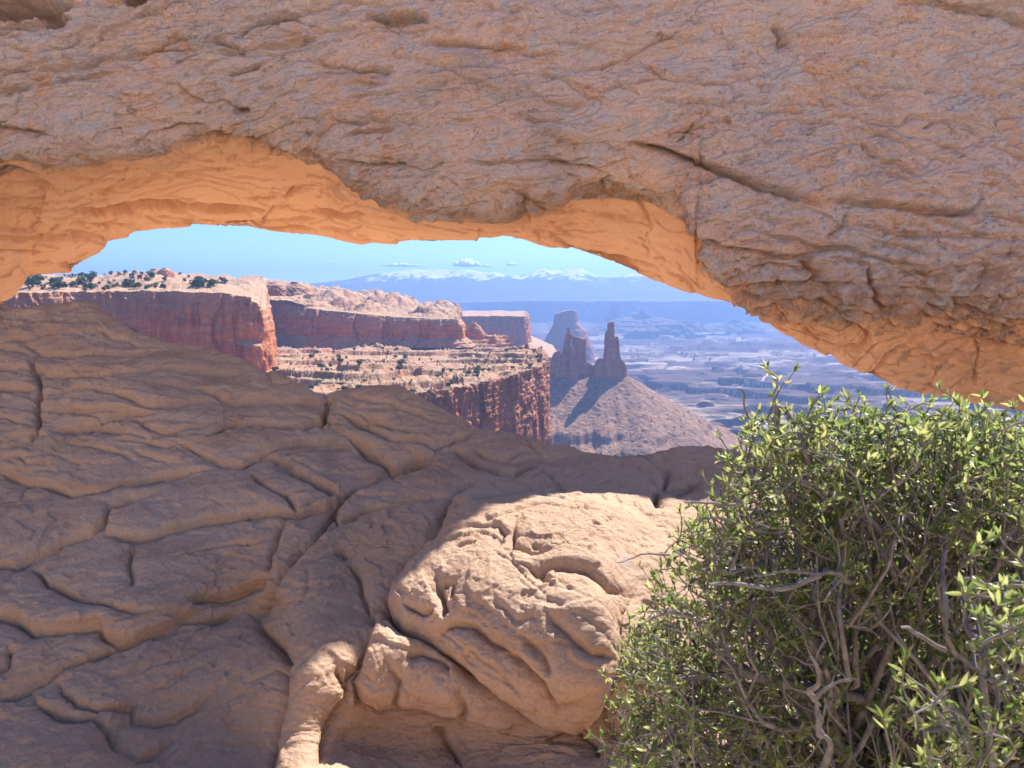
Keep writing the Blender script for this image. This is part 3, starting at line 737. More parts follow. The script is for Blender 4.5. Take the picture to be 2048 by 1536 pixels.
ARCH_LINES = [
    L(R6((-200, 610), (0, 605), (130, 600), (280, 620), (370, 655)), 3, 7, 6), L(R6((440, 535), (520, 545), (600, 570), (700, 610), (790, 645), (900, 690), (1000, 725), (1090, 760), (1120, 770)), 6, 24, 20, 70, 50),
    L(R6((1190, 762), (1300, 765), (1400, 775), (1500, 785), (1600, 793), (1720, 795), (1748, 740)), 6, 20, 16, 60, 45), L(R6((1720, 795), (1800, 805), (1918, 835), (2100, 870)), 4, 8, 6),
    L(R6((670, 895), (760, 915), (880, 935), (980, 960), (1050, 965), (1120, 945), (1180, 930)), 5, 12, 12, 60, 40), L(R6((860, 850), (960, 880), (1060, 905), (1140, 930), (1240, 930), (1330, 960), (1440, 985), (1560, 1010)), 4, 9, 7),
    L(R6((1225, 800), (1230, 850), (1160, 890)), 4, 8, 0), L(R6((1230, 845), (1320, 850), (1440, 880), (1580, 880), (1700, 880), (1918, 900)), 4, 7, 5),
    L(R6((1060, 965), (1130, 1025), (1090, 1050)), 5, 11, 0), L(R6((720, 1045), (820, 1060), (940, 1050), (1080, 1048), (1230, 1060), (1340, 1065)), 5, 12, 12, 50, 40),
    L(R6((860, 1080), (960, 1090), (1100, 1110), (1200, 1130), (1340, 1120)), 4, 9, 9), L(R6((1320, 990), (1325, 1030), (1345, 1080), (1345, 1120), (1375, 1140), (1365, 1170)), 5, 12, 0),
    L(R6((1740, 975), (1755, 1020), (1720, 1070), (1660, 1120), (1640, 1170)), 5, 11, 0), L(R6((1640, 1140), (1720, 1140), (1800, 1170), (1918, 1180), (2050, 1190)), 4, 8, 8),
    L(R6((1350, 1060), (1480, 1075), (1600, 1085), (1680, 1080)), 3, 6, 6), L(R6((880, 1000), (960, 985), (1060, 1000), (1130, 1010)), 3, 7, 6), L(R6((1140, 960), (1240, 970), (1330, 990), (1450, 1000), (1600, 1040)), 3, 6, 5),
    L(R6((1740, 1245), (1745, 1330), (1730, 1440)), 4, 10, 0), L(R6((1560, 1330), (1640, 1290), (1700, 1270), (1800, 1275), (1918, 1300)), 4, 8, 6), L(R6((1550, 1360), (1640, 1330), (1740, 1320), (1850, 1330)), 3, 7, 5),
    L(R6((1350, 1400), (1420, 1330), (1500, 1290), (1560, 1250)), 5, 10, 6), L(R6((1350, 1390), (1440, 1370), (1540, 1340), (1600, 1350)), 4, 8, 6), L(R6((1210, 1310), (1300, 1320), (1340, 1290), (1330, 1240), (1250, 1180)), 6, 12, -10),
    L(R6((940, 1165), (1020, 1200), (1100, 1235), (1200, 1290), (1250, 1310)), 5, 11, 12), L(R6((1430, 10), (1600, 5), (1720, 30), (1830, 50), (1918, 95), (2050, 130)), 5, 11, 10),
    L(R6((980, 90), (1010, 130), (1000, 160), (1050, 155)), 8, 14, 4), L(R6((1060, 455), (1130, 460), (1200, 470)), 3, 7, 4), L(R6((900, 425), (1000, 420), (1090, 432)), 3, 6, 3), L(R6((1090, 520), (1130, 490)), 3, 6, 0),
    L(R6((1150, 370), (1160, 405), (1210, 400)), 3, 6, 3), L(R6((1295, 540), (1310, 580), (1340, 605)), 4, 8, 4), L(R6((1490, 440), (1560, 465), (1640, 460), (1740, 500)), 3, 6, 4), L(R6((80, 365), (140, 395), (280, 400)), 3, 6, 4),
    L(R6((0, 420), (90, 460), (190, 455)), 3, 6, 5), L(R6((620, 540), (640, 500), (690, 460)), 3, 7, 0), L(R6((470, 750), (500, 800), (520, 860)), 3, 7, 0), L(R6((350, 740), (340, 690), (380, 650)), 3, 7, 0),
    L(R6((60, 740), (55, 790), (75, 850)), 3, 7, 0), L(R6((210, 745), (260, 710), (330, 690), (420, 690)), 3, 7, 5), L(R6((600, 870), (700, 890), (800, 910)), 3, 7, 4), L(R6((360, 965), (430, 985), (500, 985), (540, 1010)), 4, 9, 6),
    L(R5((-50, 510), (60, 515), (140, 525), (220, 540)), 5, 11, 6), L(R5((850, 510), (900, 535), (1000, 555), (1060, 570), (1130, 585)), 5, 12, 8), L(R5((640, 515), (740, 490), (820, 480), (860, 500)), 4, 8, 8),
    L(R5((1330, 640), (1400, 650), (1500, 665), (1560, 660), (1640, 650)), 5, 11, 8), L(R5((1390, 545), (1440, 530), (1590, 525)), 4, 8, 5), L(R5((1520, 100), (1600, 95), (1680, 90), (1725, 100)), 5, 12, 12),
    L(R5((1710, 180), (1800, 180), (1880, 185), (1940, 195), (2048, 195)), 5, 12, 10), L(R5((1440, 285), (1520, 290), (1570, 300)), 5, 10, 6), L(R5((1360, 350), (1440, 330), (1560, 350)), 3, 6, 5), L(R5((1400, 400), (1500, 390), (1620, 380)), 3, 6, 4),
    L(R5((940, 440), (970, 445), (1010, 440)), 7, 12, 0), L(R5((860, 230), (960, 220), (1080, 195), (1200, 180), (1280, 150)), 4, 9, 9), L(R5((960, 190), (1020, 120), (1100, 85), (1230, 75)), 4, 9, 9),
    L(R5((880, 175), (930, 205), (960, 215)), 5, 9, 6), L(R5((230, 275), (330, 280), (420, 240), (520, 225), (620, 205), (780, 200), (850, 180)), 4, 9, 8), L(R5((-50, 380), (80, 365), (200, 345), (340, 310), (480, 290)), 4, 8, 6),
    L(R5((500, 240), (620, 210), (700, 160), (780, 150)), 3, 7, 6), L(R5((-50, 300), (60, 295), (180, 290), (300, 285)), 3, 7, 6), L(R5((-40, 130), (100, 112), (200, 110), (290, 90)), 6, 14, 10), L(R5((-40, 60), (60, 40), (160, 30), (330, 35)), 4, 9, 6),
    L(R5((270, 850), (360, 860), (460, 855), (545, 840), (580, 825), (680, 822), (780, 832), (900, 845), (1040, 857)), 5, 15, -16, 30, 30), L(R5((1230, 860), (1360, 870), (1500, 880), (1650, 885)), 4, 9, -8),
    L(R5((420, 657), (500, 662), (590, 668)), 3, 9, -6), L(R5((-40, 810), (60, 815), (170, 822)), 4, 8, -6), L(R5((60, 850), (150, 855)), 3, 6, -4), L(R5((280, 715), (380, 740), (520, 750)), 3, 7, -5), L(R5((560, 720), (700, 712), (880, 680), (940, 670)), 3, 6, -5),
    L(R5((1060, 790), (1130, 800), (1170, 770), (1230, 765)), 3, 8, -5), L(R5((970, 800), (1040, 805), (1110, 805)), 3, 6, -4), L(R5((-40, 955), (60, 965), (200, 965), (330, 955), (430, 950)), 4, 7, -8), L(R5((-40, 1004), (60, 1008), (160, 1008)), 2, 6, 0),
    L(R5((-40, 690), (20, 685), (90, 715), (180, 760), (60, 735), (-40, 725)), 6, 10, -10), L(R5((700, 620), (770, 625), (760, 660)), 3, 6, -4), L(R5((600, 800), (700, 790), (800, 800)), 2, 5, -3), L(R5((1400, 720), (1500, 740)), 2, 5, 0),
    L(R5((300, 900), (420, 910), (520, 895)), 2, 5, -4), L(R5((880, 900), (1000, 905), (1100, 915), (1250, 920)), 2, 5, -4), L(R5((620, 865), (760, 880), (900, 890)), 2, 5, -4),
]
HOLES = [(35, 25, 110, 24, 0.45), (118, 48, 34, 8, 0.30), (282, 5, 30, 22, 0.40), (800, 42, 60, 14, 0.22)]      # weathered hollows: u, v, half width, half height, depth
M_ARCH = mat_arch()
NT_ = len(ARCH_LINES)


bed_angle = lambda u: float(np.interp(u, [0, 600, 1300, 2048], [-17, -6, 14, 10]))
ARCH_LINES += random_cracks(230, (-80, 2100), (-20, 640), bed_angle, (2.5, 7), (1, 7), 3) + random_cracks(60, (1380, 2100), (430, 680), lambda u: 6, (3, 8), (2, 8), 4)
UNDER_LINES = random_cracks(110, (-60, 1560), (290, 640), lambda u: float(np.interp(u, [0, 400, 1000, 1500], [4, 2, 8, 28])), (2, 6), (-7, -1), 5) + random_cracks(50, (1500, 2100), (630, 830), lambda u: -25, (2, 6), (-5, 3), 6)


def build_arch():
    cols = np.arange(-760, 2640, 2.25)
    C = len(cols)
    def T(pairs, n): return smooth1(np.interp(cols, *np.array(sorted(pairs), float).T), n)
    lip, sil, dl, ds = T(LIP, 5), T(SIL, 3), T(DLIP, 41), T(DSIL, 41)
    sil = np.maximum(sil, lip + 22)
    zt = T(ZTOP, 21)
    vtop = -70.0
    dlS = smooth1(smooth1(dl, 241), 161)
    lipS = smooth1(smooth1(lip, 121), 81)
    nA, nB, nC = 320, 90, 160
    rows_y, rows_z, rows_v, rows_w = [], [], [], []
    zl, zs = zat(lip, dl), zat(sil, ds)
    # A: front face from the lip up past the frame
    sA = np.linspace(0, 1, nA)
    for s in sA:
        v = lipS + (vtop - lipS) * s + (lip - lipS) * np.exp(-s * (lipS - vtop) / 130.0) * (1 - s)
        px = (lip - v)
        bul = 0.42 * (1 - np.exp(-px / 45.0)) - 0.25 * sstep(120, 620, lipS - v)
        d = dlS + (dl - dlS) * np.exp(-px / 70.0) - bul
        rows_y.append(d); rows_z.append(zat(v, d)); rows_v.append(v); rows_w.append(np.ones(C))
    yA, zA = rows_y[-1], rows_z[-1]
    zt = np.maximum(zt, zA + 0.35)
    # B: over the top and down the back
    kx = [0, .25, .5, .7, .85, 1.0]
    ya = np.stack([yA, yA + .12, yA + .45, (yA + ds) / 2 + .3, ds + .25, ds + .5, ds + .45, ds])
    za = np.stack([zA, zA + .55 * (zt - zA), zA + .92 * (zt - zA), zt, zt - .3, zA * .8 + zs * .2, zs + .45, zs])
    kk = np.array([0, .12, .25, .42, .56, .78, .93, 1.0])
    for s in np.linspace(0, 1, nB + 2)[1:-1]:
        i = min(np.searchsorted(kk, s, side='right') - 1, len(kk) - 2)
        f = (s - kk[i]) / (kk[i + 1] - kk[i])
        f = f * 0.5 + 0.5 * f * f * (3 - 2 * f)
        rows_y.append(ya[i] + (ya[i + 1] - ya[i]) * f); rows_z.append(za[i] + (za[i + 1] - za[i]) * f)
        rows_v.append(np.full(C, -3000.0)); rows_w.append(np.full(C, 0.8))
    # C: underside from the far edge back to the lip
    for s in np.linspace(0, 1, nC + 1)[:-1]:
        v = sil + (lip - sil) * s
        e = s ** 1.15
        d = ds + (dl - ds) * e
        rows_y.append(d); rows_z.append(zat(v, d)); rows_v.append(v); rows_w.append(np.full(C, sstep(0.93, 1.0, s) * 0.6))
    Y, Z, V, W = map(np.array, (rows_y, rows_z, rows_v, rows_w))
    U = np.broadcast_to(cols[None], Y.shape).copy()
    # the ray of a column: x grows with depth and with height in the frame
    yc = (Z - CAM[2]) / Y
    k = Y / (FW[1] + UPV[1] * ((yc * FW[1] - FW[2]) / (UPV[2] - yc * UPV[1])))
    kB = np.where(V > -2500, k, Y / np.cos(PITCH))
    X = np.stack([(U - CX) / F_PX * kB, Y, Z], -1)
    # soften the profile across the lip
    for _ in range(3):
        X[1:-1] = X[1:-1] * 0.5 + 0.25 * (X[:-2] + X[2:])
        e = X[0] * 0.5 + 0.25 * (X[1] + X[-1])
        X[-1] = X[-1] * 0.5 + 0.25 * (X[-2] + X[0]); X[0] = e
    N = grid_normals(X, True)
    if N[100, C // 2, 1] > 0:
        N = -N
        flip = True
    else:
        flip = False
    under = (np.arange(len(Y)) >= nA + nB)[:, None] & np.ones((1, C), bool)
    q = np.stack([U / 40.0, V / 40.0, np.zeros_like(U)], -1)
    warp = (fbm(q, 3, 0.6, 105) * 12, fbm(q, 4, 0.6, 109) * 9)
    H, D = crack_field(U[:nA], V[:nA], ARCH_LINES, (warp[0][:nA], warp[1][:nA]))
    Hc, Dc = crack_field(U[nA + nB:], V[nA + nB:], ARCH_LINES[:NT_] + UNDER_LINES, (warp[0][nA + nB:], warp[1][nA + nB:]))
    Hf = np.zeros(U.shape); Hf[:nA] = H; Hf[nA + nB:] = Hc * 0.8
    px = np.clip(Y, 7, 10) / F_PX
    h = Hf * px * 1.05
    Df = np.full(U.shape, 90.0); Df[:nA] = D
    h += 0.05 * (1 - np.exp(-Df / 24.0)) * ~under
    edge = np.ones(U.shape)
    ea = np.minimum(np.abs(np.arange(len(Y)) - (nA + nB)), 12)[:, None] / 12.0              # keep the far edge true to its outline
    calm = 0.25 + 0.75 * ea
    front = (~under).astype(float)
    g = np.array([[math.cos(.22), 0, math.sin(.22)], [0, 1, 0], [-math.sin(.22), 0, math.cos(.22)]])
    Xr = X @ g.T                                                                              # bedding dips to the right
    h += calm * (0.13 * fbm(X * 0.8 + 2, 3, 0.5, 121) + 0.05 * fbm(Xr * np.array([1.6, 1.6, 4.5]), 4, 0.55, 131)) * (0.45 + 0.55 * front)
    wild = 0.18 + 0.82 * np.clip(sstep(0.0, 0.4, fbm(X * 0.55 + 51, 3, 0.5, 149)) + 0.6 * sstep(760, 200, U) + 0.7 * sstep(1350, 1600, U) * sstep(430, 520, V), 0, 1)
    rid = fbm(Xr * np.array([2.2, 2.2, 6.5]) + 0.6 * fbm(Xr * 1.5, 2, 0.5, 7)[..., None], 4, 0.6, 141, ridged=True)
    h += calm * front * wild * 0.034 * rid
    for sc_, am_, st_, sd_ in ((np.array([0.8, 0.8, 3.2]), 0.10, 7.0, 143), (np.array([2.5, 2.5, 9.0]), 0.035, 5.0, 145), (np.array([7.0, 7.0, 16.0]), 0.014, 4.0, 147)):
        h += calm * front * (wild if am_ < 0.05 else 1) * am_ * 1.5 * stairs(fbm(Xr * sc_, 4, 0.55, sd_) * st_, 0.12) / st_
    lam = Xr[..., 2] / 0.13 + 2.2 * fbm(Xr * np.array([0.7, 0.7, 1.4]), 4, 0.55, 151)
    fr = lam - np.floor(lam)
    saw = np.minimum(fr / 0.8, (1 - fr) / 0.2)
    h += calm * front * 0.05 * saw * sstep(-0.05, 0.4, fbm(X * 0.7 + 9, 3, 0.5, 161) + 0.45 * sstep(900, 300, U) * sstep(220, 0, V) + 0.5 * sstep(1350, 1600, U) * sstep(440, 520, V))
    pits = sstep(0.12, 0.45, fbm(Xr * np.array([7, 7, 12.0]), 4, 0.62, 171))
    h -= front * 0.035 * pits
    h += front * 0.008 * fbm(X * 13.0, 4, 0.65, 181) + front * 0.006 * fbm(X * 45.0, 2, 0.6, 191)
    # underside: smooth spalled sheets with thin edges
    sh = stairs(fbm(X * np.array([0.9, 1.5, 1.2]) + 31, 4, 0.5, 201) * 5.0, 0.08) / 5.0
    h += calm * (1 - front) * (0.12 * sh + 0.012 * stairs(fbm(X * np.array([3, 5, 4.0]), 4, 0.55, 205) * 4, 0.1) / 2 + 0.012 * fbm(X * np.array([4, 9, 9.0]), 4, 0.6, 211))
    for (hu, hv, ru, rv, dep) in HOLES:
        e = ((U + warp[0] * 1.6 - hu) / ru) ** 2 + ((V + warp[1] * 1.6 - hv) / rv) ** 2
        h -= dep * front * sstep(1.15, 0.6, e)
    X = X + N * h[..., None]
    # weathering plus painted shade: 1 old varnished face, 0 fresh rock; the recess under the right shoulder is fresh too
    wv = W.copy()
    right = sstep(1420, 1560, U) * (~under) * sstep(430, 560, V)
    wv = wv - 0.38 * right
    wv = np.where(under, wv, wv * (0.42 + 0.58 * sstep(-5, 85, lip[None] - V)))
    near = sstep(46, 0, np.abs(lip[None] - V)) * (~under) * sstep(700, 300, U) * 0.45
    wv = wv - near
    wv = wv + 0.18 * under * sstep(1470, 1600, U)  # paints shade into the colour of the right underside
    o = mesh_np('natural_arch', X.reshape(-1, 3), grid_faces(*U.shape, wrap_r=True, flip=not flip), M_ARCH, attrs={'weather_shade': wv})
    tag(o, 'massive sandstone arch with grey weathered face and glowing orange underside', 'rock arch')
    return o


build_arch()

# ------------------------------------------------------------------ canyon country beyond the arch
M_RIM = mat_canyon('red canyon rock', (0.45, 0.33, 0.235), (0.36, 0.235, 0.155), (0.46, 0.135, 0.055), (0.56, 0.225, 0.105), (0.17, 0.055, 0.032), sc=1.0, upper=0.5)
M_BENCH = mat_canyon('bench rock', (0.42, 0.305, 0.215), (0.31, 0.195, 0.125), (0.44, 0.125, 0.055), (0.54, 0.20, 0.095), (0.085, 0.04, 0.032), sc=1.1, streak=0.8, upper=0.25)
M_TOWER = mat_canyon('tower rock', (0.42, 0.25, 0.16), (0.36, 0.19, 0.12), (0.38, 0.145, 0.075), (0.46, 0.20, 0.11), (0.18, 0.075, 0.05), sc=0.8, streak=0.5)
M_TALUS = mat_canyon('talus slope', (0.36, 0.225, 0.145), (0.22, 0.125, 0.08), (0.22, 0.10, 0.065), (0.26, 0.14, 0.095), (0.15, 0.09, 0.07), sc=0.9, streak=0.2, nlo=0.35, nhi=0.6)
M_BASIN = mat_basin()
M_MESA = mat_canyon('far mesa', (0.17, 0.13, 0.10), (0.13, 0.095, 0.075), (0.08, 0.045, 0.04), (0.11, 0.065, 0.052), (0.05, 0.03, 0.03), sc=0.1, streak=0.4, bump=0.4)


def loft_cliff(name, pts, mat, capfun, wall=(120, 0.5), cap=(150, 1.6), ns=900, amp=3.0, strata=1.5, batter=0.12, jscale=0.05, seed=0, talus=0.0, rimround=0.0):
    """A cliff: wall rows from foot to rim, then the land behind the rim. pts: (u, d, v rim, v foot, u back, d back, v back)."""
    a = np.array(pts, float)
    rim = P(a[:, 0], a[:, 2], a[:, 1])
    foot = P(a[:, 0], a[:, 3], a[:, 1])
    back = P(a[:, 4], a[:, 6], a[:, 5])
    seg = np.maximum(np.hypot(np.diff(a[:, 0]), np.diff(a[:, 2]) + np.diff(a[:, 1]) * 0.12), 4)
    cum = np.concatenate([[0], np.cumsum(seg)])
    s = np.linspace(0, cum[-1], ns)
    I = lambda q: np.stack([smooth1(np.interp(s, cum, q[:, k]), 9) for k in range(3)], -1)
    rim, foot, back = I(rim), I(foot), I(back)
    rz = 0.035 * np.abs(rim[:, 2] - foot[:, 2])
    rim[:, 2] += rz * fbm(np.stack([s * 0.03, s * 0 + seed, s * 0], -1), 4, 0.6, 350 + seed)
    tang = np.gradient(rim, axis=0)
    out = np.stack([tang[:, 1], -tang[:, 0], np.zeros(ns)], -1)
    out /= np.linalg.norm(out, axis=1, keepdims=True) + 1e-9
    nw, nc = wall[0], cap[0]
    t = np.linspace(0, 1, nw)[:, None, None]
    Hh = (rim[:, 2] - foot[:, 2])[None, :, None]
    W = np.concatenate([np.broadcast_to(rim[None, :, :2], (nw, ns, 2)), foot[None, :, 2:] * (1 - t) + rim[None, :, 2:] * t], -1)
    off = batter * (1 - t) * Hh + talus * np.maximum(0, 0.32 - t) / 0.32 * Hh
    W = W + out[None] * off
    q = W.copy()
    tt = t[..., 0]
    col = fbm(q * np.array([jscale, jscale, jscale * 0.16]) + 0.5 * noise(q * 0.04, 299)[..., None] + seed, 4, 0.5, 300 + seed)
    slab = stairs(fbm(q * np.array([jscale, jscale, jscale * .5]) + seed + 9, 3, 0.5, 305 + seed) * 5, 0.15) / 5
    led = stairs(q[..., 2] / (strata * 6) + 1.2 * fbm(q * np.array([.006, .006, .03]) + seed, 3, 0.5, 310 + seed), 0.3)
    thin = fbm(q * np.array([0.05, 0.05, 0.30]) + 0.5 * noise(q * 0.03, 318)[..., None] + seed, 4, 0.6, 320 + seed) * sstep(-0.25, 0.3, noise(q * np.array([.02, .02, .06]), 322 + seed))
    fine = fbm(q * np.array([.25, .25, .2]) + seed, 4, 0.6, 330 + seed)
    frac = led - q[..., 2] / (strata * 6)
    disp = amp * (0.9 * col + 1.1 * slab + 0.3 * fine) + strata * (0.25 + 0.75 * sstep(.55, .85, tt)) * (0.9 * thin + 0.8 * np.clip(-frac, -1, 1))
    alc = sstep(0.15, 0.5, fbm(q * np.array([.02, .02, .05]) + seed + 5, 3, 0.5, 340 + seed))
    disp -= amp * 0.8 * alc
    cr = fbm(q * np.array([jscale * 1.3, jscale * 1.3, jscale * .1]) + 0.4 * noise(q * 0.05, 355)[..., None] + seed, 3, 0.5, 360 + seed, ridged=True)
    disp -= amp * 0.55 * sstep(0.62, 0.9, cr) * sstep(-.3, .2, noise(q * .02, 361 + seed))
    disp -= rimround * t[..., 0] ** 6
    Wd = W + out[None] * disp[..., None]
    e = (np.linspace(0, 1, nc + 1)[1:] ** cap[1])[:, None, None]
    base = Wd[-1][None] * (1 - e) + back[None] * e
    dist = np.linalg.norm((back - rim)[None, :, :2], axis=-1) * e[..., 0]
    base[..., 2] = base[..., 2] + capfun(base[..., 0], base[..., 1], dist)
    X = np.concatenate([Wd, base], 0)
    up = np.concatenate([np.repeat(t[:, :, 0], ns, 1), np.ones((nc, ns))], 0)
    return mesh_np(name, X.reshape(-1, 3), grid_faces(nw + nc, ns), mat, attrs={'up': up})


def q3(x, y, sx, sy=None):
    return np.stack([x * sx, y * (sy or sx), np.zeros_like(x)], -1)


def domes(amp, sc, seed, lo=10, hi=60):
    def f(x, y, dist):
        b = fbm(q3(x, y, sc), 4, 0.5, seed, billow=True)
        tz = stairs((b + 0.3 * noise(q3(x, y, sc * 3), seed + 3)) * 5, 0.5) / 5
        return amp * (0.75 * b + 0.35 * tz + 0.25) * sstep(lo * 0.1, hi, dist) + 0.05 * amp * fbm(q3(x, y, sc * 9), 3, 0.6, seed + 8)
    return f


def bench_relief(x, y, dist):
    n = fbm(q3(x, y, 0.0065, 0.011), 4, 0.55, 401)
    a = stairs(n * 7.0, 0.16) / 7.0 * 26
    r = fbm(q3(x, y, 0.11), 3, 0.6, 405, billow=True)
    rocks = sstep(0.05, 0.5, fbm(q3(x, y, 0.22), 3, 0.6, 409))
    return (a + 0.9 * r) * sstep(0, 14, dist) + 2.8 * rocks * sstep(-0.15, 0.2, noise(q3(x, y, 0.02), 411)) - 3.5 * sstep(30, 0, dist) * sstep(-.2, .3, noise(q3(x, y, 0.05), 413))


cliff_left = loft_cliff('cliff', [
    (-500, 420, 590, 770, -400, 1100, 552), (30, 455, 586, 770, 100, 1000, 552), (150, 480, 583, 770, 180, 1000, 551), (300, 495, 581, 765, 330, 1000, 548),
    (440, 505, 586, 760, 440, 950, 553), (500, 505, 595, 757, 500, 900, 557), (528, 512, 612, 752, 525, 850, 563), (539, 530, 618, 748, 532, 850, 566), (541, 590, 616, 735, 536, 860, 568),
    (541, 760, 606, 705, 538, 870, 569)], M_RIM, domes(8, 0.016, 501, 20, 90), amp=4.5, strata=0.7, ns=1000, wall=(170, 1), cap=(170, 1.4), seed=1, batter=0.06, rimround=3.5)
tag(cliff_left, 'nearest red canyon cliff, its streaked wall ending in a squared sunlit corner', 'cliff')

cliff_mid = loft_cliff('cliff', [
    (500, 815, 598, 700, 480, 1300, 556), (545, 812, 604, 697, 545, 1300, 559), (600, 805, 615, 697, 580, 1300, 562), (660, 800, 622, 696, 640, 1300, 572), (720, 795, 628, 695, 700, 1300, 583), (790, 790, 634, 694, 780, 1300, 594),
    (850, 785, 637, 694, 850, 1300, 606), (905, 778, 638, 694, 890, 1300, 614), (921, 780, 640, 694, 905, 1300, 618), (926, 810, 640, 690, 915, 1300, 620), (928, 1000, 636, 670, 925, 1300, 622)],
    M_RIM, domes(20, 0.016, 541, 5, 60), amp=5.0, strata=1.0, ns=1000, wall=(130, 1), cap=(170, 1.3), seed=2, batter=0.12, talus=0.35, rimround=5)
tag(cliff_mid, 'second red cliff with dark streaks under pale slickrock domes, behind the shrubby bench', 'cliff')

cliff_far = loft_cliff('cliff', [
    (880, 1400, 634, 712, 860, 3000, 622), (930, 1440, 632, 712, 920, 3000, 622), (985, 1470, 632, 712, 980, 3000, 622), (1030, 1470, 632, 712, 1020, 3000, 622), (1048, 1475, 633, 712, 1035, 3000, 622),
    (1056, 1500, 633, 710, 1045, 3000, 622), (1057, 1620, 631, 705, 1050, 3000, 622), (1056, 2000, 628, 690, 1052, 3000, 622)], M_RIM, domes(5, 0.01, 561, 20, 120), amp=5, strata=1.4, ns=600, wall=(110, 1), cap=(90, 1.5), seed=3, batter=0.1, talus=0.7)
tag(cliff_far, 'far flat-topped cliff turning blue with haze, left of the distant butte', 'cliff')

bench = loft_cliff('bench_cliff', [
    (250, 262, 895, 1200, 220, 900, 690), (600, 335, 826, 1100, 550, 880, 691), (750, 375, 801, 1080, 680, 880, 690), (930, 440, 771, 1040, 800, 880, 689), (1045, 515, 745, 1000, 900, 880, 689), (1086, 570, 731, 980, 945, 880, 689),
    (1096, 610, 723, 960, 975, 880, 689), (1093, 660, 712, 930, 990, 880, 690), (1078, 715, 703, 900, 998, 880, 690), (1040, 790, 694, 860, 1003, 880, 690)],
    M_BENCH, bench_relief, amp=6.0, strata=0.6, ns=1300, wall=(330, 1), cap=(300, 1.15), seed=4, batter=0.015, jscale=0.045)
tag(bench, 'lower dark red cliff with a sandy shrub-dotted bench on top, ending in a sheer corner', 'cliff')


def tower_mesh(levels, d, thick, seed, amp=0.06, na=150, per=1.1, colfreq=0.12, power=2.6, zmin=None):
    """Closed rock mass from outline levels (v, u left, u right) at forward distance d; thick = depth over width."""
    lv = np.array(levels, float)
    nr = int(max(30, (lv[-1, 0] - lv[0, 0]) / per * 2))
    v = np.linspace(lv[0, 0], lv[-1, 0], nr)
    ul, ur = np.interp(v, lv[:, 0], lv[:, 1]), np.interp(v, lv[:, 0], lv[:, 2])
    cxw = P((ul + ur) / 2, v, d)
    a = (ur - ul) / 2 / F_PX * d
    b = np.maximum(a * thick, a.max() * thick * 0.35)
    th = np.linspace(0, 2 * math.pi, na, endpoint=False)
    c, s_ = np.cos(th), np.sin(th)
    rr = (np.abs(c) ** power + np.abs(s_) ** power) ** (-1 / power)
    X = np.stack([cxw[:, 0:1] + a[:, None] * rr * c, np.full((nr, na), float(d)) + b[:, None] * rr * s_, np.repeat(cxw[:, 2:3], na, 1)], -1)
    wref = np.median(a)
    q = X / wref
    n = 0.9 * fbm(q * np.array([2.2, 2.2, 0.35]) + seed, 4, 0.6, 600 + seed) + 0.5 * fbm(q * np.array([1.2, 1.2, 3.5]) + seed, 4, 0.6, 620 + seed) + 0.3 * fbm(q * 5 + seed, 3, 0.6, 640 + seed)
    n -= 0.8 * sstep(.45, .9, fbm(q * np.array([2.6, 2.6, .22]) + seed, 3, .55, 650 + seed, ridged=True))
    n += 0.5 * fbm(q * np.array([5, 5, 2.5]) + seed, 3, .6, 655 + seed)
    n += 0.35 * (stairs(q[..., 2] * 2.2 + 0.6 * noise(q * 0.8, 660 + seed), 0.3) - q[..., 2] * 2.2)
    rad = np.stack([c, s_, np.zeros(na)], -1)[None]
    X = X + rad * (n * amp * np.minimum(a, wref * 1.6)[:, None] * 2)[..., None]
    V = np.concatenate([[X[0].mean(0) + [0, 0, 0.02 * wref]], X.reshape(-1, 3), [X[-1].mean(0)]])
    idx = 1 + np.arange(nr * na).reshape(nr, na)
    nx = np.roll(idx, -1, 1)
    quads = np.stack([idx[:-1], idx[1:], nx[1:], nx[:-1]], -1).reshape(-1, 4)
    top = np.stack([np.zeros(na, int), idx[0], nx[0], nx[0]], -1)
    bot = np.stack([np.full(na, len(V) - 1), nx[-1], idx[-1], idx[-1]], -1)
    tris = np.concatenate([quads[:, [0, 1, 2]], quads[:, [0, 2, 3]], top[:, :3], bot[:, :3]])
    return V, tris


def towers(name, specs, mat, label, cat, group=None):
    vs, fs, o = [], [], 0
    for sp in specs:
        V, Fq = tower_mesh(**sp)
        vs.append(V); fs.append(Fq + o); o += len(V)
    ob = mesh_np(name, np.concatenate(vs), np.concatenate(fs), mat)
    tag(ob, label, cat, group)
    return ob


def Z3(*pts): return [(520 + zy / 4.0, 1024 + xl / 4.0, 1024 + xr / 4.0) for zy, xl, xr in pts]


towers('rock_spire', [
    dict(levels=Z3((540, 440, 460), (550, 436, 466), (566, 437, 465), (576, 440, 462), (590, 431, 478), (605, 430, 485), (625, 423, 474), (650, 420, 472), (680, 412, 466), (700, 408, 470), (740, 400, 500), (800, 392, 515), (990, 380, 530)), d=1175, thick=0.75, seed=11, amp=.035),
    dict(levels=Z3((612, 474, 520), (618, 470, 548), (632, 478, 592), (650, 480, 593), (685, 476, 594), (690, 466, 594), (740, 470, 596), (800, 478, 600), (990, 470, 640)), d=1175, thick=0.5, seed=12, amp=.03),
    dict(levels=Z3((722, 378, 388), (736, 340, 390), (760, 325, 400), (800, 310, 420), (850, 300, 470), (990, 290, 560)), d=1172, thick=0.5, seed=13, amp=.06),
    dict(levels=Z3((696, 474, 488), (712, 466, 496), (780, 462, 510), (960, 450, 530)), d=1158, thick=0.8, seed=14, amp=.06),
    dict(levels=Z3((822, 590, 620), (838, 560, 650), (880, 540, 690), (990, 500, 720)), d=1175, thick=0.4, seed=15, amp=.06),
], M_TOWER, 'broken rock tower with a slit window under its knobbed head, left of the tall pinnacle', 'rock tower')
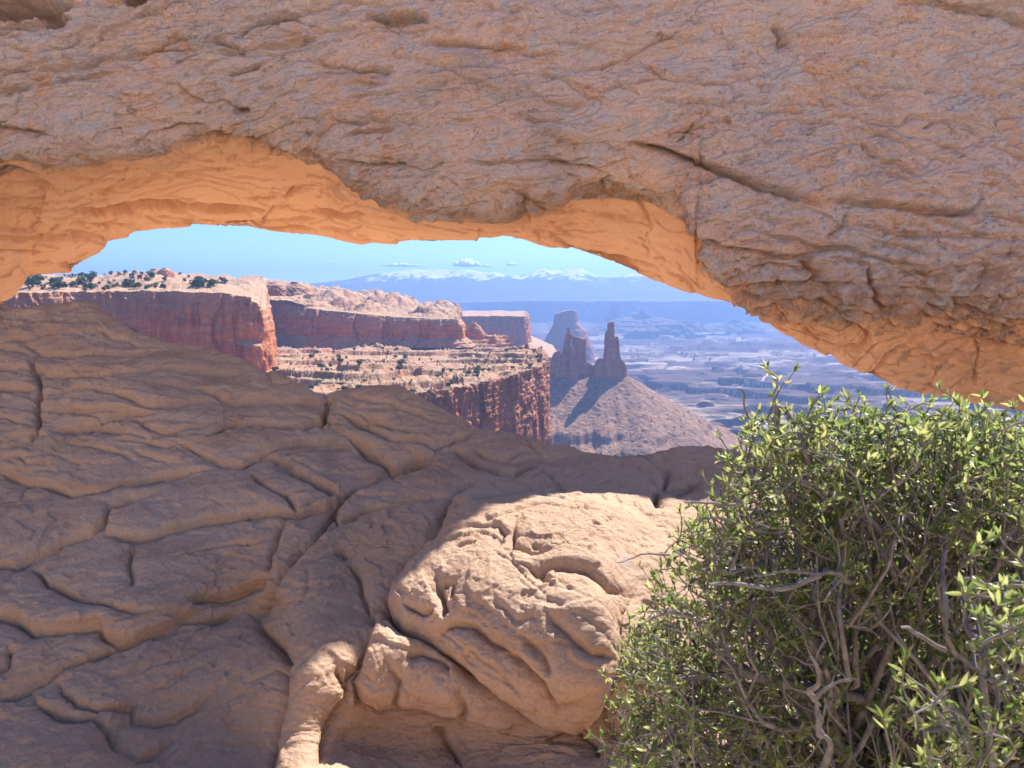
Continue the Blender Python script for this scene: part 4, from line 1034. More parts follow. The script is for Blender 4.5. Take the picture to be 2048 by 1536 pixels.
towers('rock_spire', [
    dict(levels=Z3((494, 782, 808), (500, 768, 818), (515, 761, 819), (545, 763, 818), (568, 760, 817), (574, 748, 820), (590, 742, 822), (620, 740, 824), (700, 737, 842), (780, 728, 858), (860, 712, 880), (990, 690, 900)), d=1168, thick=0.8, seed=21, amp=.05),
    dict(levels=Z3((612, 826, 848), (630, 824, 852), (660, 824, 860), (720, 820, 860), (800, 810, 875), (990, 800, 900)), d=1166, thick=0.8, seed=22, amp=.06),
    dict(levels=Z3((786, 690, 728), (800, 678, 740), (830, 660, 760), (870, 648, 790), (990, 640, 800)), d=1168, thick=0.6, seed=23, amp=.06),
    dict(levels=Z3((800, 868, 884), (830, 850, 905), (880, 840, 918), (990, 820, 925)), d=1166, thick=0.7, seed=24, amp=.06),
], M_TOWER, 'slender rock pinnacle with a blunt cap, the tallest spire on the talus ridge', 'rock tower')
butte_levels = Z3((404, 420, 505), (412, 380, 518), (420, 368, 521), (432, 345, 523), (460, 338, 524), (500, 330, 535), (520, 325, 552), (545, 318, 570), (565, 300, 590), (600, 280, 605), (640, 262, 620), (700, 240, 640), (790, 200, 660))
towers('rock_butte', [dict(levels=butte_levels, d=2700, thick=0.8, seed=31, amp=.02, na=200)], M_TOWER, 'large blue hazy flat-topped butte standing behind the two rock towers', 'butte')
towers('rock_buttress', [dict(levels=[(646, 944, 952), (652, 938, 960), (662, 930, 968), (672, 926, 973), (690, 925, 974), (720, 920, 976)], d=850, thick=1.0, seed=41, amp=.06),
                         dict(levels=[(672, 984, 990), (678, 978, 994), (690, 974, 999), (720, 970, 1003)], d=830, thick=1.0, seed=42, amp=.06)],
       M_RIM, 'pair of rounded dark rock knobs at the end of the second cliff', 'rock')
towers('rock_pinnacle', [dict(levels=Z3((668, 108, 128), (680, 102, 132), (700, 100, 138), (720, 97, 145), (760, 92, 155)), d=760, thick=0.9, seed=43, amp=.06)], M_RIM, 'small stubby rock pinnacle at the outer tip of the shrubby bench', 'rock')
towers('rock_dome', [dict(levels=[(600, 874, 890), (604, 870, 900), (610, 868, 908), (620, 866, 912), (640, 862, 915)], d=1500, thick=1.2, seed=44, amp=.05)], M_RIM, 'larger red rock dome on the skyline of the far plateau', 'rock')
towers('rock_dome', [dict(levels=[(606, 908, 912), (610, 904, 918), (616, 903, 922), (640, 898, 926)], d=1520, thick=1.2, seed=45, amp=.06)], M_RIM, 'smaller red rock dome right beside the larger one on the far plateau', 'rock')
for (lv, d, sd, lab) in [([(536, 328, 334), (540, 320, 341), (546, 316, 345), (560, 310, 350)], 900, 51, 'highest pale rock knob on the left skyline'),
                         ([(538, 305, 316), (543, 296, 322), (549, 290, 330), (562, 285, 335)], 910, 52, 'broad pale rock knob just left of the highest one on the skyline'),
                         ([(541, 270, 275), (545, 266, 280), (550, 262, 285), (562, 258, 290)], 900, 53, 'smallest pale rock knob at the left of the skyline group'),
                         ([(564, 585, 600), (570, 575, 612), (577, 565, 620), (590, 555, 632)], 830, 54, 'conical layered slickrock dome on the rim above the second cliff'),
                         ([(565, 540, 560), (571, 533, 572), (580, 526, 578), (592, 520, 585)], 820, 55, 'low layered slickrock dome left of the conical dome on the rim')]:
    towers('rock_dome', [dict(levels=lv, d=d, thick=1.1, seed=sd, amp=.04)], M_RIM, lab, 'rock')


def talus():
    n = 560
    xs = np.linspace(-40, 460, n)
    ys = np.linspace(850, 1330, n)
    x, y = np.meshgrid(xs, ys)
    A, B = P(1095, 760, 1172)[:2], P(1247, 752, 1168)[:2]
    ab = B - A
    t = np.clip(((x - A[0]) * ab[0] + (y - A[1]) * ab[1]) / (ab @ ab), 0, 1)
    dx, dy = x - A[0] - t * ab[0], y - A[1] - t * ab[1]
    d = np.hypot(dx, dy)
    ang = np.arctan2(dy, dx)
    ribs = noise(np.stack([np.cos(ang) * 5 + t * 9, np.sin(ang) * 5, d * 0.004], -1), 701)
    ribs2 = noise(np.stack([np.cos(ang) * 16 + t * 30, np.sin(ang) * 16, d * 0.006], -1), 703)
    zr = zat(752, 1170)
    d2 = np.maximum(0, d - 9) * (1 + 0.10 * ribs + 0.018 * ribs2 + 0.10 * noise(q3(x, y, 0.008), 705))
    z = zr - 0.60 * d2 + 0.00045 * np.minimum(d2, 260) ** 2
    wob = 6 * noise(q3(x, y, 0.02), 707) + 10 * ribs
    band = sstep(-.3, .3, noise(q3(x, y, 0.013), 709))
    z -= 8 * band * sstep(124, 134, d2 + wob) + 6 * (1 - band) * sstep(158, 168, d2 + 1.6 * wob) + 4 * sstep(185, 192, d2 + wob)
    z = np.maximum(z, -229 - 0.02 * d)
    q = np.stack([x, y, z], -1)
    z = z + 2.4 * fbm(q * 0.10, 5, 0.68, 711, billow=True) + 3.2 * sstep(0.15, 0.5, fbm(q * 0.17, 4, 0.65, 713)) + 0.4 * ribs2 * sstep(0, 60, d) + 5 * fbm(q * 0.022, 3, 0.5, 715) * sstep(10, 60, d)
    edge = np.minimum.reduce([x - xs[0], xs[-1] - x, y - ys[0], ys[-1] - y])
    z = z - 14 * sstep(60, 0, edge)
    o = mesh_np('hill', np.stack([x, y, z], -1).reshape(-1, 3), grid_faces(n, n), M_TALUS)
    tag(o, kind='structure')


talus()


def basin_z(x, y):
    d = y
    w1 = fbm(q3(x, y, 1 / 900., 1 / 620.), 5, 0.55, 801)
    w2 = fbm(q3(x, y, 1 / 330., 1 / 240.), 4, 0.55, 805)
    n = w1 + 0.25 * w2
    z = -232 + 95 * stairs(n * 6.0, 0.12) / 6.0
    z = z + 26 * stairs(w2 * 5.0, 0.14) / 5.0 + 6 * fbm(q3(x, y, 1 / 90.), 3, 0.6, 809)
    flat = sstep(4600, 7000, d)
    return z * (1 - flat) + flat * (-236 + 10 * w1)


def basin():
    v = np.concatenate([np.linspace(1250, 960, 40), np.linspace(958, 627.5, 560)])
    d = (CAM[2] + 232) * F_PX / (v - HOR)
    d = np.concatenate([d, [11500.0, 13000.0]])
    u = np.concatenate([np.linspace(-3500, 900, 130), np.linspace(905, 2060, 800), np.linspace(2065, 5000, 120)])
    D, Ug = np.meshgrid(d, u, indexing='ij')
    x = (Ug - CX) / F_PX * D
    x = np.clip(x, -12500, 12500)
    z = basin_z(x, D)
    X = np.stack([x, D, z], -1)
    X[..., 1] = np.minimum(X[..., 1], 11600)
    o = mesh_np('basin_floor', X.reshape(-1, 3), grid_faces(*x.shape), M_BASIN)
    tag(o, kind='structure')


basin()


def dirt_road():
    px = [(1545, 742), (1536, 752), (1528, 763), (1500, 768), (1478, 777), (1450, 782), (1420, 788)]
    pts = []
    for u, v in px:
        d = 1100.0
        for _ in range(60):
            x = (u - CX) / F_PX * d
            zz = float(basin_z(np.array([x]), np.array([d]))[0])
            d = 0.6 * d + 0.4 * (CAM[2] - zz) * F_PX / (v - HOR)
        pts.append((x, d))
    a = np.array(pts)
    c = np.concatenate([[0], np.cumsum(np.linalg.norm(np.diff(a, axis=0), axis=1))])
    s = np.linspace(0, c[-1], 400)
    x, y = smooth1(np.interp(s, c, a[:, 0]), 15), smooth1(np.interp(s, c, a[:, 1]), 15)
    tx, ty = np.gradient(x), np.gradient(y)
    l = np.hypot(tx, ty) + 1e-9
    nx, ny = -ty / l * 2.6, tx / l * 2.6
    rows = []
    for k in (-1, -.5, 0, .5, 1):
        xx, yy = x + nx * k, y + ny * k
        rows.append(np.stack([xx, yy, basin_z(xx, yy) + 1.2], -1))
    o = mesh_np('dirt_road', np.stack(rows).reshape(-1, 3), grid_faces(5, 400), mat_plain('road dust', (0.48, 0.38, 0.3), (0.44, 0.34, 0.26), 0.02))
    tag(o, kind='structure')


dirt_road()


def mesa_cap(x, y, dist):
    return 12 * fbm(q3(x, y, 0.002), 3, 0.5, 821) * sstep(0, 300, dist)


far_mesa = loft_cliff('distant_mesa', [
    (600, 7600, 605, 640, 600, 7300, 600), (850, 7200, 606, 641, 850, 7300, 600), (930, 6700, 606, 645, 930, 7300, 600), (985, 6100, 604, 655, 1000, 7300, 600), (1060, 5900, 602, 660, 1060, 7300, 600), (1110, 5950, 602, 658, 1110, 7300, 600),
    (1180, 6100, 603, 657, 1180, 7300, 600), (1230, 5850, 602, 661, 1230, 7300, 600), (1330, 6000, 603, 659, 1330, 7300, 600), (1420, 5700, 602, 663, 1420, 7300, 600), (1520, 6000, 603, 660, 1520, 7300, 600), (1700, 5800, 603, 662, 1700, 7300, 600), (2100, 6000, 603, 660, 2100, 7300, 600), (2600, 6200, 603, 658, 2600, 7300, 600)],
    M_MESA, mesa_cap, amp=55, strata=9, ns=1100, wall=(90, 1), cap=(50, 1.6), seed=6, batter=0.15, jscale=0.0022, talus=2.0)
tag(far_mesa, kind='structure')
for lv, d, th, sd, lab in [([(606, 1222, 1240), (612, 1220, 1241), (628, 1216, 1244), (660, 1195, 1270)], 5400, .9, 61, 'blue steep-sided butte standing before the long far mesa'),
                           ([(618, 1278, 1281), (624, 1272, 1288), (628, 1264, 1298), (629, 1262, 1300), (634, 1258, 1304), (637, 1240, 1330), (644, 1215, 1370), (646, 1210, 1375), (656, 1180, 1410)], 4900, .8, 62, 'blue stepped pyramid butte with a pointed cap far across the basin'),
                           ([(643, 1340, 1392), (648, 1300, 1402), (656, 1270, 1412), (662, 1240, 1420)], 4500, .5, 63, 'low long blue terrace tapering to the right below the far mesa'),
                           ([(640, 1455, 1480), (646, 1445, 1500), (651, 1430, 1515), (660, 1400, 1530)], 4900, .6, 64, 'faint low blue mound at the right foot of the far mesa')]:
    towers('rock_butte', [dict(levels=lv, d=d, thick=th, seed=sd, amp=.05)], M_MESA, lab, 'butte')


def mat_mountain():
    t = NT('snowy mountain')
    p = t.pos()
    sx = t.n('ShaderNodeSeparateXYZ'); t.set(sx.inputs[0], t.n('ShaderNodeNewGeometry').outputs['Position'])
    n = t.noise(p, 0.006, 8, 0.72)
    h = t.math('ADD', sx.outputs[2], t.math('MULTIPLY', t.math('SUBTRACT', n, 0.5), 520.0))
    k = t.ramp(h, 215.0, 275.0)
    k = t.math('MULTIPLY', k, t.ramp(t.noise(p, 0.012, 6, 0.7), 0.34, 0.52, 0.15, 1))
    c = t.mix(k, t.mix(t.ramp(n, .4, .6), (0.025, 0.03, 0.028), (0.05, 0.045, 0.04)), (0.95, 0.95, 0.97))
    t.surf(c, 0.9)
    return t.m


SKYLINE = [(400, 578), (560, 573), (620, 570), (660, 567), (700, 562), (730, 556), (760, 552), (790, 549), (815, 546), (830, 544), (850, 546), (870, 543), (890, 545), (905, 548), (920, 546), (940, 545), (960, 549), (980, 551), (990, 550), (1015, 556),
           (1040, 555), (1060, 551), (1072, 546), (1088, 543), (1100, 547), (1112, 546), (1125, 548), (1140, 544), (1152, 543), (1162, 543), (1175, 548), (1190, 556), (1215, 560), (1240, 556), (1252, 552), (1262, 553), (1275, 550), (1290, 551), (1330, 556), (1400, 565), (1500, 573), (1700, 580), (2300, 585)]


def mountains():
    u = np.linspace(350, 2300, 900)
    ys = np.linspace(7300, 11000, 200)
    yy, uu = np.meshgrid(ys, u, indexing='ij')
    x = (uu - CX) / F_PX * 9500
    sk = np.interp(uu, *np.array(SKYLINE, float).T)
    zc = zat(595 - (595 - sk) * 1.12, 9500.0)
    q = np.stack([x / 720, yy / 720, 0 * x], -1)
    rid = fbm(q, 5, 0.5, 851, ridged=True)
    env = np.where(yy < 9500, np.clip((yy - 7400) / 2100, 0, 1) ** 1.9, np.clip((10900 - yy) / 1400, 0, 1))
    bump = sstep(7600, 9000, yy) * (1 - np.exp(-((yy - 9500) / 200.0) ** 2))
    z = -60 + (zc + 60) * env * (1 - 0.22 * bump * (1 - rid)) + 6 * fbm(q * 8, 4, 0.6, 861) * sstep(7400, 8400, yy)
    foot = 48 * sstep(7300, 7700, yy) * (0.6 + 0.5 * fbm(q * 1.5, 4, 0.55, 871)) * (1 - env)
    o = mesh_np('mountains', np.stack([x, yy, z + foot], -1).reshape(-1, 3), grid_faces(*x.shape), mat_mountain())
    tag(o, kind='structure')


mountains()


# ------------------------------------------------------------------ clouds, beyond the haze
def ico(sub):
    import bmesh
    bm = bmesh.new()
    bmesh.ops.create_icosphere(bm, subdivisions=sub, radius=1)
    v = np.array([x.co[:] for x in bm.verts]); f = np.array([[y.index for y in x.verts] for x in bm.faces])
    bm.free()
    return v, f


IV, IF = ico(4)


def mat_cloud():
    t = NT('cloud')
    b = t.surf((0.95, 0.95, 0.96), 1.0, None, 0.0)
    b.inputs['Subsurface Weight'].default_value = 0.0
    tr = t.n('ShaderNodeBsdfTranslucent'); tr.inputs[0].default_value = (0.95, 0.95, 0.97, 1)
    mx = t.n('ShaderNodeMixShader'); mx.inputs[0].default_value = 0.08
    t.t.links.new(b.outputs[0], mx.inputs[1]); t.t.links.new(tr.outputs[0], mx.inputs[2]); t.t.links.new(mx.outputs[0], t.out.inputs[0])
    return t.m


def clouds():
    rnd = random.Random(5)
    m = mat_cloud()
    for u0, u1, v0, v1, k, lab in [(768, 842, 525, 532, 12, 'long thin flat white cloud, leftmost and widest over the mountains'), (910, 960, 516, 531, 14, 'largest puffy white cloud above the snowy range'),
                                   (964, 980, 526, 533, 5, 'small white cloud scrap close right of the largest cloud'), (1015, 1033, 524, 530, 5, 'small lone white cloud, the rightmost in the sky'), (664, 675, 523, 526, 3, 'tiny faint white wisp of cloud at far left')]:
        vs, fs, off = [], [], 0
        for i in range(k):
            f = (i + rnd.random() * .6) / k
            u = u0 + (u1 - u0) * f
            h = (v1 - v0) * (0.35 + 0.65 * math.sin(math.pi * min(1, max(0, f))) ** 0.8) * rnd.uniform(.6, 1)
            c = P(u, v1 - h * 0.5, 21000 + rnd.uniform(-150, 150))
            r = 21000 / F_PX
            sc = np.array([max((u1 - u0) / k * 1.3, h * 0.6) * r, h * 6.0 * r, h * 0.9 * r])
            d = 1 + 0.28 * fbm(IV * 1.6 + i * 3.1 + u0, 4, 0.6, 900)
            W = IV * d[:, None]
            W[:, 2] = np.where(W[:, 2] < 0, W[:, 2] * 0.12, W[:, 2])
            vs.append(W * sc + P((u), v1, c[1])); fs.append(IF + off); off += len(IV)
        tag(mesh_np('cloud', np.concatenate(vs), np.concatenate(fs), m), lab, 'cloud', 'small clouds over the mountains')


clouds()


# ------------------------------------------------------------------ junipers on the bench and the rim
def mat_leaf(name, a, b, trans, tw=0.35, rough=0.5, spec=0.4):
    t = NT(name)
    c = t.mix(t.ramp(t.noise(t.pos(obj=True), 3.0, 3, 0.6), .35, .65), a, b)
    p = t.surf(c, rough, None, spec)
    tr = t.n('ShaderNodeBsdfTranslucent'); t.set(tr.inputs[0], trans)
    mx = t.n('ShaderNodeMixShader'); mx.inputs[0].default_value = tw
    t.t.links.new(p.outputs[0], mx.inputs[1]); t.t.links.new(tr.outputs[0], mx.inputs[2]); t.t.links.new(mx.outputs[0], t.out.inputs[0])
    return t.m


M_JUN = mat_leaf('juniper foliage', (0.045, 0.075, 0.03), (0.09, 0.125, 0.045), (0.10, 0.16, 0.04), 0.2)
M_BRUSH = mat_leaf('brush foliage', (0.11, 0.125, 0.065), (0.17, 0.17, 0.09), (0.2, 0.22, 0.1), 0.2)
M_BARK = mat_plain('juniper bark', (0.16, 0.11, 0.085), (0.09, 0.065, 0.05), 6.0, bump=0.6)


def juniper_proto(seed, mat):
    """About 3 m tall: leaf clumps spread unevenly through a broad crown, and a short forked trunk."""
    r = np.random.default_rng(seed)
    nb = 16
    cc = r.normal(size=(nb, 3)); cc /= np.linalg.norm(cc, axis=1)[:, None]
    cc = cc * np.array([1.25, 1.25, 0.95]) * r.uniform(.35, 1, (nb, 1)) + [0, 0, 1.55]
    cc[:, 2] = np.maximum(cc[:, 2], 0.45)
    P0 = []
    for c in cc:
        rr = r.uniform(.35, .7)
        p = r.normal(size=(26, 3)); p /= np.linalg.norm(p, axis=1)[:, None]
        P0.append(c + p * rr * r.uniform(.5, 1, (26, 1)) ** .5)
    p = np.concatenate(P0)
    n = len(p)
    a = r.normal(size=(n, 3)); a /= np.linalg.norm(a, axis=1)[:, None]
    b = np.cross(a, r.normal(size=(n, 3))); b /= np.linalg.norm(b, axis=1)[:, None]
    s = r.uniform(.13, .27, (n, 1))
    V = np.stack([p - a * s - b * s * .5, p + a * s - b * s * .6, p + a * s * .7 + b * s, p - a * s * .8 + b * s * .7], 1).reshape(-1, 3)
    Fq = np.arange(n * 4).reshape(n, 4)
    return mesh_np('juniper', V, Fq, mat)


def tube(path, radii, sides=7):
    """Vertices and quads of a tapered tube along a path."""
    p = np.asarray(path, float)
    t = np.gradient(p, axis=0)
    t /= np.linalg.norm(t, axis=1)[:, None] + 1e-9
    ref = np.array([0.31, 0.17, 0.93])
    a = np.cross(t, ref); a /= np.linalg.norm(a, axis=1)[:, None] + 1e-9
    b = np.cross(t, a)
    th = np.linspace(0, 2 * math.pi, sides, endpoint=False)
    ring = a[:, None] * np.cos(th)[None, :, None] + b[:, None] * np.sin(th)[None, :, None]
    V = (p[:, None] + ring * np.asarray(radii)[:, None, None]).reshape(-1, 3)
    n = len(p)
    i = np.arange(n * sides).reshape(n, sides)
    j = np.roll(i, -1, 1)
    return V, np.stack([i[:-1], j[:-1], j[1:], i[1:]], -1).reshape(-1, 4)


def trunk_mesh():
    vs, fs, o = [], [], 0
    for e, r in [((.5, .1, 1.6), .11), ((-.45, .3, 1.5), .1), ((.05, -.5, 1.7), .1), ((0, .1, 1.1), .17)]:
        t = np.linspace(0, 1, 6)[:, None]
        V, Fq = tube(np.array([0, 0, -.3]) + t ** 1.3 * (np.array(e) + [0, 0, .3]), r * (1 - .7 * t[:, 0]), 6)
        vs.append(V); fs.append(Fq + o); o += len(V)
    return np.concatenate(vs), np.concatenate(fs)


def plant_junipers():
    dg = bpy.context.evaluated_depsgraph_get()
    rnd = random.Random(11)
    protos = {'j': [juniper_proto(s, M_JUN) for s in (1, 2, 3)], 'b': [juniper_proto(s, M_BRUSH) for s in (4, 5)]}
    tv, tf = trunk_mesh()
    used = set()
    from mathutils.bvhtree import BVHTree

    def tree(ob):
        me = ob.data
        n = len(me.vertices)
        co = np.zeros(n * 3, np.float32); me.vertices.foreach_get('co', co)
        k = np.zeros(len(me.loops), np.int32); me.loops.foreach_get('vertex_index', k)
        return BVHTree.FromPolygons(co.reshape(-1, 3).tolist(), k.reshape(-1, 4).tolist())

    def scatter(ob, n, ur, vr, kinds, size, label, group, dens=None, minnz=0.75):
        bv = tree(ob)
        done = tries = 0
        while done < n and tries < n * 60:
            tries += 1
            u, v = rnd.uniform(*ur), rnd.uniform(*vr)
            if dens and rnd.random() > dens(u, v):
                continue
            dr = Vector(P(u, v, 1.0) - CAM).normalized()
            hit, nor, _, dist = bv.ray_cast(Vector(CAM), dr)
            if hit is None or abs(nor.z) < minnz:
                continue
            kd = rnd.choice(kinds)
            pr = rnd.choice(protos[kd])
            if pr.name not in used:
                o = pr
                used.add(pr.name)
            else:
                o = pr.copy()
                COL.objects.link(o)
            s = rnd.uniform(*size) * (0.55 if kd == 'b' else 1)
            o.location = hit - Vector((0, 0, 0.15 * s))
            o.scale = (s * rnd.uniform(.85, 1.2), s * rnd.uniform(.85, 1.2), s * rnd.uniform(.75, 1.1))
            o.rotation_euler = (0, 0, rnd.uniform(0, 6.28))
            tag(o, label, 'juniper', group)
            done += 1

    scatter(bench, 168, (545, 1095), (692, 815), 'jjbb', (.4, 1.5), 'small dark green juniper bush on the sandy bench below the cliffs', 'junipers on the bench',
            lambda u, v: 0.25 + 0.75 * (noise(np.array([[u / 60., v / 16., 0]]), 77)[0] > -0.05))
    scatter(cliff_left, 120, (40, 470), (544, 582), 'jbb', (1.1, 3.0), 'green juniper on the pale rim above the nearest red cliff', 'junipers on the rim',
            lambda u, v: (1.0 if u < 330 else 0.3) * (1 if v < 578 else .4), 0.6)
    scatter(cliff_mid, 11, (470, 930), (566, 634), 'jb', (.6, 1.2), 'tiny dark bush on the slickrock domes above the second cliff', 'bushes on the domes', None, 0.7)


plant_junipers()

# ------------------------------------------------------------------ the shrub in front
def mat_shrub_leaf():
    t = NT('shrub leaf')
    k = t.attr('tone')
    c = t.mix(t.ramp(k, .1, .9), (0.035, 0.065, 0.024), (0.14, 0.175, 0.06))
    c = t.mix(t.ramp(k, .93, .99), c, (0.30, 0.20, 0.10))
    tc = t.mix(t.ramp(k, .1, .9), (0.22, 0.33, 0.06), (0.66, 0.68, 0.26))
    p = t.surf(c, 0.36, None, 0.6)
    tr = t.n('ShaderNodeBsdfTranslucent'); t.set(tr.inputs[0], tc)
    mx = t.n('ShaderNodeMixShader'); mx.inputs[0].default_value = 0.45
    t.t.links.new(p.outputs[0], mx.inputs[1]); t.t.links.new(tr.outputs[0], mx.inputs[2]); t.t.links.new(mx.outputs[0], t.out.inputs[0])
    return t.m


M_LEAF = mat_shrub_leaf()
M_TWIG = mat_plain('grey shrub bark', (0.22, 0.205, 0.20), (0.12, 0.105, 0.10), 40.0, 0.7, bump=0.6, bdist=0.003)


def wob_path(a, b, n, rng, sag=0.0, amp=0.06):
    t = np.linspace(0, 1, n)[:, None]
    L_ = np.linalg.norm(b - a)
    k = rng.normal(size=(3, 3)) * amp * L_
    w = np.sin(math.pi * t) * k[0] + np.sin(2 * math.pi * t) * k[1] * .5 + np.sin(5 * math.pi * t) * k[2] * .15
    return a + (b - a) * t + w + np.array([0, 0, sag]) * L_ * np.sin(math.pi * t)


def shrub():
    rng = np.random.default_rng(8)
    root = bpy.data.objects.new('shrub', None)
    COL.objects.link(root)
    base = np.array([0.86, 1.62, 0.0])
    root.location = base
    tag(root, 'leafy green shrub with tangled grey branches filling the lower right, close to the viewer', 'shrub')
    # crown volume, traced as an outline and given its own depth
    poly = [(1440, 985), (1452, 900), (1480, 860), (1510, 842), (1600, 830), (1700, 828), (1800, 826), (1930, 826), (2040, 858), (2300, 930), (2500, 1150), (2500, 1700), (1300, 1700), (1225, 1560), (1215, 1440), (1235, 1330), (1290, 1210), (1320, 1110), (1360, 1030)]
    dc = 1.62
    tips = []
    while len(tips) < 2700:
        u, v = rng.uniform(1200, 2500), rng.uniform(780, 1700)
        if not in_poly(np.array([u]), np.array([v]), poly)[0]:
            continue
        # half depth shrinks towards the outline
        e = min(1, max(0, (v - 790) / 420)) * min(1, max(0.15, (u - 1190) / 330))
        hd = 0.18 + 0.44 * math.sqrt(e)
        w = rng.uniform(-1, 1)
        w = np.sign(w) * abs(w) ** 0.6
        d = dc + 0.10 + hd * w * (0.95 if w < 0 else 1.15)
        if d < 1.28:
            d = 1.28 + rng.uniform(0, .2)
        # aim mostly at the outer shell
        if w < 0.2 and v > 930 + 40 * math.sin(u * .02) and rng.random() < 0.66:
            continue
        tips.append(P(u, v, d))
    tips = np.array(tips)
    # nearer branch that reaches towards the camera at the lower right
    near = []
    for _ in range(46):
        u, v = rng.uniform(1760, 2300), rng.uniform(1150, 1560)
        if u + (v - 1150) * 0.5 < 1890: continue
        near.append(P(u, v, rng.uniform(0.86, 1.15)))
    tips = np.concatenate([tips, np.array(near)])

    def kmeans(p, k, it=8):
        c = p[rng.choice(len(p), k, replace=False)]
        for _ in range(it):
            lab = np.argmin(((p[:, None] - c[None]) ** 2).sum(-1), 1)
            for i in range(k):
                if (lab == i).any():
                    c[i] = p[lab == i].mean(0)
        return c, lab

    V1, F1, off = {}, {}, {}

    def put(key, path, rad, sides):
        V, Fq = tube(path, rad, sides)
        o = off.get(key, 0)
        V1.setdefault(key, []).append(V - base); F1.setdefault(key, []).append(Fq + o)
        off[key] = o + len(V)

    twigs = []
    cA, lA = kmeans(tips, 13)
    for i in range(13):
        sub = tips[lA == i]
        if not len(sub): continue
        b0 = base + np.array([rng.uniform(-.10, .16), rng.uniform(-.05, .10), -0.05])
        hub = base + (cA[i] - base) * 0.62 + rng.normal(size=3) * 0.03
        main = wob_path(b0, hub, 14, rng, 0.03, 0.05)
        r0 = rng.uniform(.013, .021)
        put('limb', main, np.linspace(r0, r0 * .5, 14), 9)
        kB = max(1, len(sub) // 5)
        cB, lB = kmeans(sub, kB)
        for j in range(kB):
            s2 = sub[lB == j]
            if not len(s2): continue
            st = main[rng.integers(8, 14)]
            h2 = st + (cB[j] - st) * 0.88 + rng.normal(size=3) * .02
            mid = wob_path(st, h2, 11, rng, 0.02, 0.15)
            put('branch', mid, np.linspace(r0 * .42, .0036, 11), 7)
            for tp in s2:
                st2 = mid[rng.integers(7, 11)]
                tw = wob_path(st2, tp, 9, rng, 0.0, 0.15)
                put('twig', tw, np.linspace(.0030, .0012, 9), 5)
                twigs.append(tw)
                # short side spurs
                for _ in range(rng.integers(1, 4)):
                    q = tw[rng.integers(3, 9)]
                    e = q + rng.normal(size=3) * .035 + [0, 0, .02]
                    sp = wob_path(q, e, 5, rng, 0, .1)
                    put('twig', sp, np.linspace(.0017, .0009, 5), 4)
                    twigs.append(sp)
    # bare dead twigs that stick out, pale in the sun
    for a, b, r in [((1640, 1150, 1.25), (1420, 1170, 1.2), .0055), ((1640, 1150, 1.25), (1490, 1158, 1.22), .003), ((1700, 1165, 1.35), (1640, 1150, 1.25), .007), ((1680, 1160, 1.24), (1650, 1205, 1.2), .003), ((1630, 1400, 1.05), (1620, 1310, 1.0), .0045),
                    ((1640, 1470, 1.05), (1630, 1400, 1.05), .006), ((1630, 1400, 1.05), (1700, 1360, 1.02), .003), ((1640, 1560, 1.08), (1640, 1470, 1.05), .0065), ((1830, 980, 1.5), (1840, 925, 1.45), .004), ((1900, 1020, 1.5), (1915, 900, 1.45), .006),
                    ((1700, 1250, 1.3), (1790, 1080, 1.25), .004), ((1850, 1060, 1.4), (1600, 965, 1.35), .006), ((1560, 1010, 1.5), (1610, 920, 1.45), .004), ((1480, 1010, 1.3), (1370, 1005, 1.25), .0035), ((1700, 1200, 1.4), (1850, 960, 1.4), .005),
                    ((1570, 1060, 1.4), (1390, 1040, 1.35), .004), ((1340, 1110, 1.4), (1230, 1125, 1.35), .002), ((1400, 1240, 1.3), (1280, 1250, 1.25), .004), ((1520, 860, 1.55), (1475, 778, 1.5), .0028), ((1800, 830, 1.5), (1770, 775, 1.5), .0022),
                    ((2000, 900, 1.4), (2010, 820, 1.38), .003), ((2060, 830, 1.3), (1990, 870, 1.3), .003), ((1890, 1300, 1.05), (1800, 1255, 1.0), .004), ((2040, 1250, .95), (1960, 1290, .95), .004)]:
        pth = wob_path(P(*b), P(*a), 10, rng, 0, .06)
        dv, df = tube(pth, np.linspace(r * .45, r, 10), 7)
        mesh_np('dead_twig', dv - base, df, M_TWIG, root)
    for i, a in enumerate([(2150, 1536, 1.5), (1960, 1500, 1.45), (1800, 1640, 1.5), (1700, 1560, 1.42)]):
        b = [(1440, 1330, 1.38), (1560, 1390, 1.4), (1450, 1340, 1.42), (1500, 1200, 1.5)][i]
        pth = wob_path(P(*a), P(*b), 16, rng, 0.03, .05)
        put('limb', pth, np.linspace(.019, .010, 16), 9)
    for key, lab in (('limb', None), ('branch', None), ('twig', None)):
        o = mesh_np(key, np.concatenate(V1[key]), np.concatenate(F1[key]), M_TWIG, root)
        if lab: o['label'] = lab

    # leaves: narrow curled blades in tufts along the outer twigs
    A, Dr, S = [], [], []
    for tw in twigs:
        Lt = np.linalg.norm(tw[-1] - tw[0])
        t0 = 0.35 if Lt > .08 else 0.2
        n = int(np.clip(Lt * (1 - t0) / .016, 2, 8))
        ax = tw[-1] - tw[-2]; ax /= np.linalg.norm(ax) + 1e-9
        # interior of the crown carries few leaves
        tp = tw[-1]
        dens = 1.0
        vz = tp[2]
        if vz < 0.95 and tp[1] < 1.5 and rng.random() < 0.35: dens = 0.3
        for k in range(n):
            if rng.random() > dens: continue
            f = t0 + (1 - t0) * (k + rng.random()) / n
            i = f * (len(tw) - 1); i0 = min(int(i), len(tw) - 2)
            q = tw[i0] + (tw[i0 + 1] - tw[i0]) * (i - i0)
            for _ in range(rng.integers(1, 4)):
                dv = rng.normal(size=3); dv /= np.linalg.norm(dv)
                dv = dv + ax * .7 + np.array([0, 0, .25])
                A.append(q); Dr.append(dv / np.linalg.norm(dv)); S.append(rng.uniform(.55, 1.15))
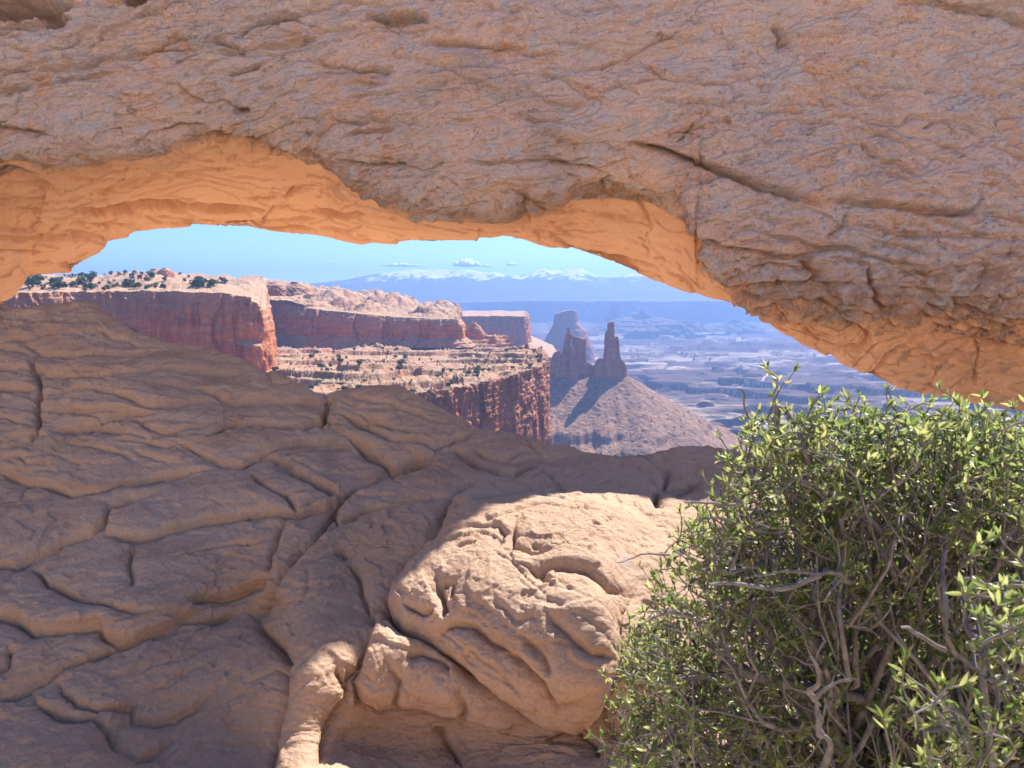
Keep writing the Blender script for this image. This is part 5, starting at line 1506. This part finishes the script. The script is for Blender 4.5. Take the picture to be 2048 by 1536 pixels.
        for _ in range(4):
            dv = rng.normal(size=3) * .55 + ax + np.array([0, 0, .3])
            A.append(tp); Dr.append(dv / np.linalg.norm(dv)); S.append(rng.uniform(.7, 1.2))
    A, Dr, S = np.array(A), np.array(Dr), np.array(S)
    n = len(A)
    side = np.cross(Dr, rng.normal(size=(n, 3))); side /= np.linalg.norm(side, axis=1)[:, None]
    up = np.cross(side, Dr)
    ln, wd = 0.0195 * S, 0.0030 * S ** .5
    ts = np.array([0, .3, .65, 1.0]); ws = np.array([.45, 1.0, .9, .12])
    curl = rng.uniform(-.15, .55, n)
    rows = []
    for t_, w_ in zip(ts, ws):
        c = A + Dr * (ln * t_)[:, None] + up * (ln * curl * t_ * t_)[:, None]
        e = side * (wd * w_)[:, None]
        k = up * (wd * w_ * .45)[:, None]
        rows += [c - e + k, c, c + e + k]
    V = np.stack(rows, 1)
    i = np.arange(n)[:, None] * 12
    q = []
    for r in range(3):
        for c in range(2):
            a = r * 3 + c
            q.append(i + np.array([[a, a + 1, a + 4, a + 3]]))
    Fq = np.stack(q, 1).reshape(-1, 4)
    pass
    mesh_np('foliage', V.reshape(-1, 3) - base, Fq, M_LEAF, root, attrs={'tone': np.repeat(np.clip(rng.normal(.5, .28, n), 0, 1), 12)})


shrub()


# ------------------------------------------------------------------ the air
def haze():
    lo, hi = np.array([-12900.0, -1200.0, -320.0]), np.array([12900.0, 11900.0, 430.0])
    v = np.array([[x, y, z] for x in (lo[0], hi[0]) for y in (lo[1], hi[1]) for z in (lo[2], hi[2])])
    f = np.array([[0, 1, 3, 2], [4, 6, 7, 5], [0, 4, 5, 1], [2, 3, 7, 6], [0, 2, 6, 4], [1, 5, 7, 3]])
    m = bpy.data.materials.new('haze')
    m.use_nodes = True
    nt = m.node_tree
    nt.nodes.clear()
    out = nt.nodes.new('ShaderNodeOutputMaterial')
    pv = nt.nodes.new('ShaderNodeVolumePrincipled')
    pv.inputs['Color'].default_value = (0.31, 0.495, 1.0, 1)
    pv.inputs['Density'].default_value = HAZE_D
    pv.inputs['Anisotropy'].default_value = 0.35
    nt.links.new(pv.outputs[0], out.inputs['Volume'])
    o = mesh_np('haze', v, f, m, smooth=False)
    tag(o, kind='stuff')


HAZE_D = 1.75e-4
haze()
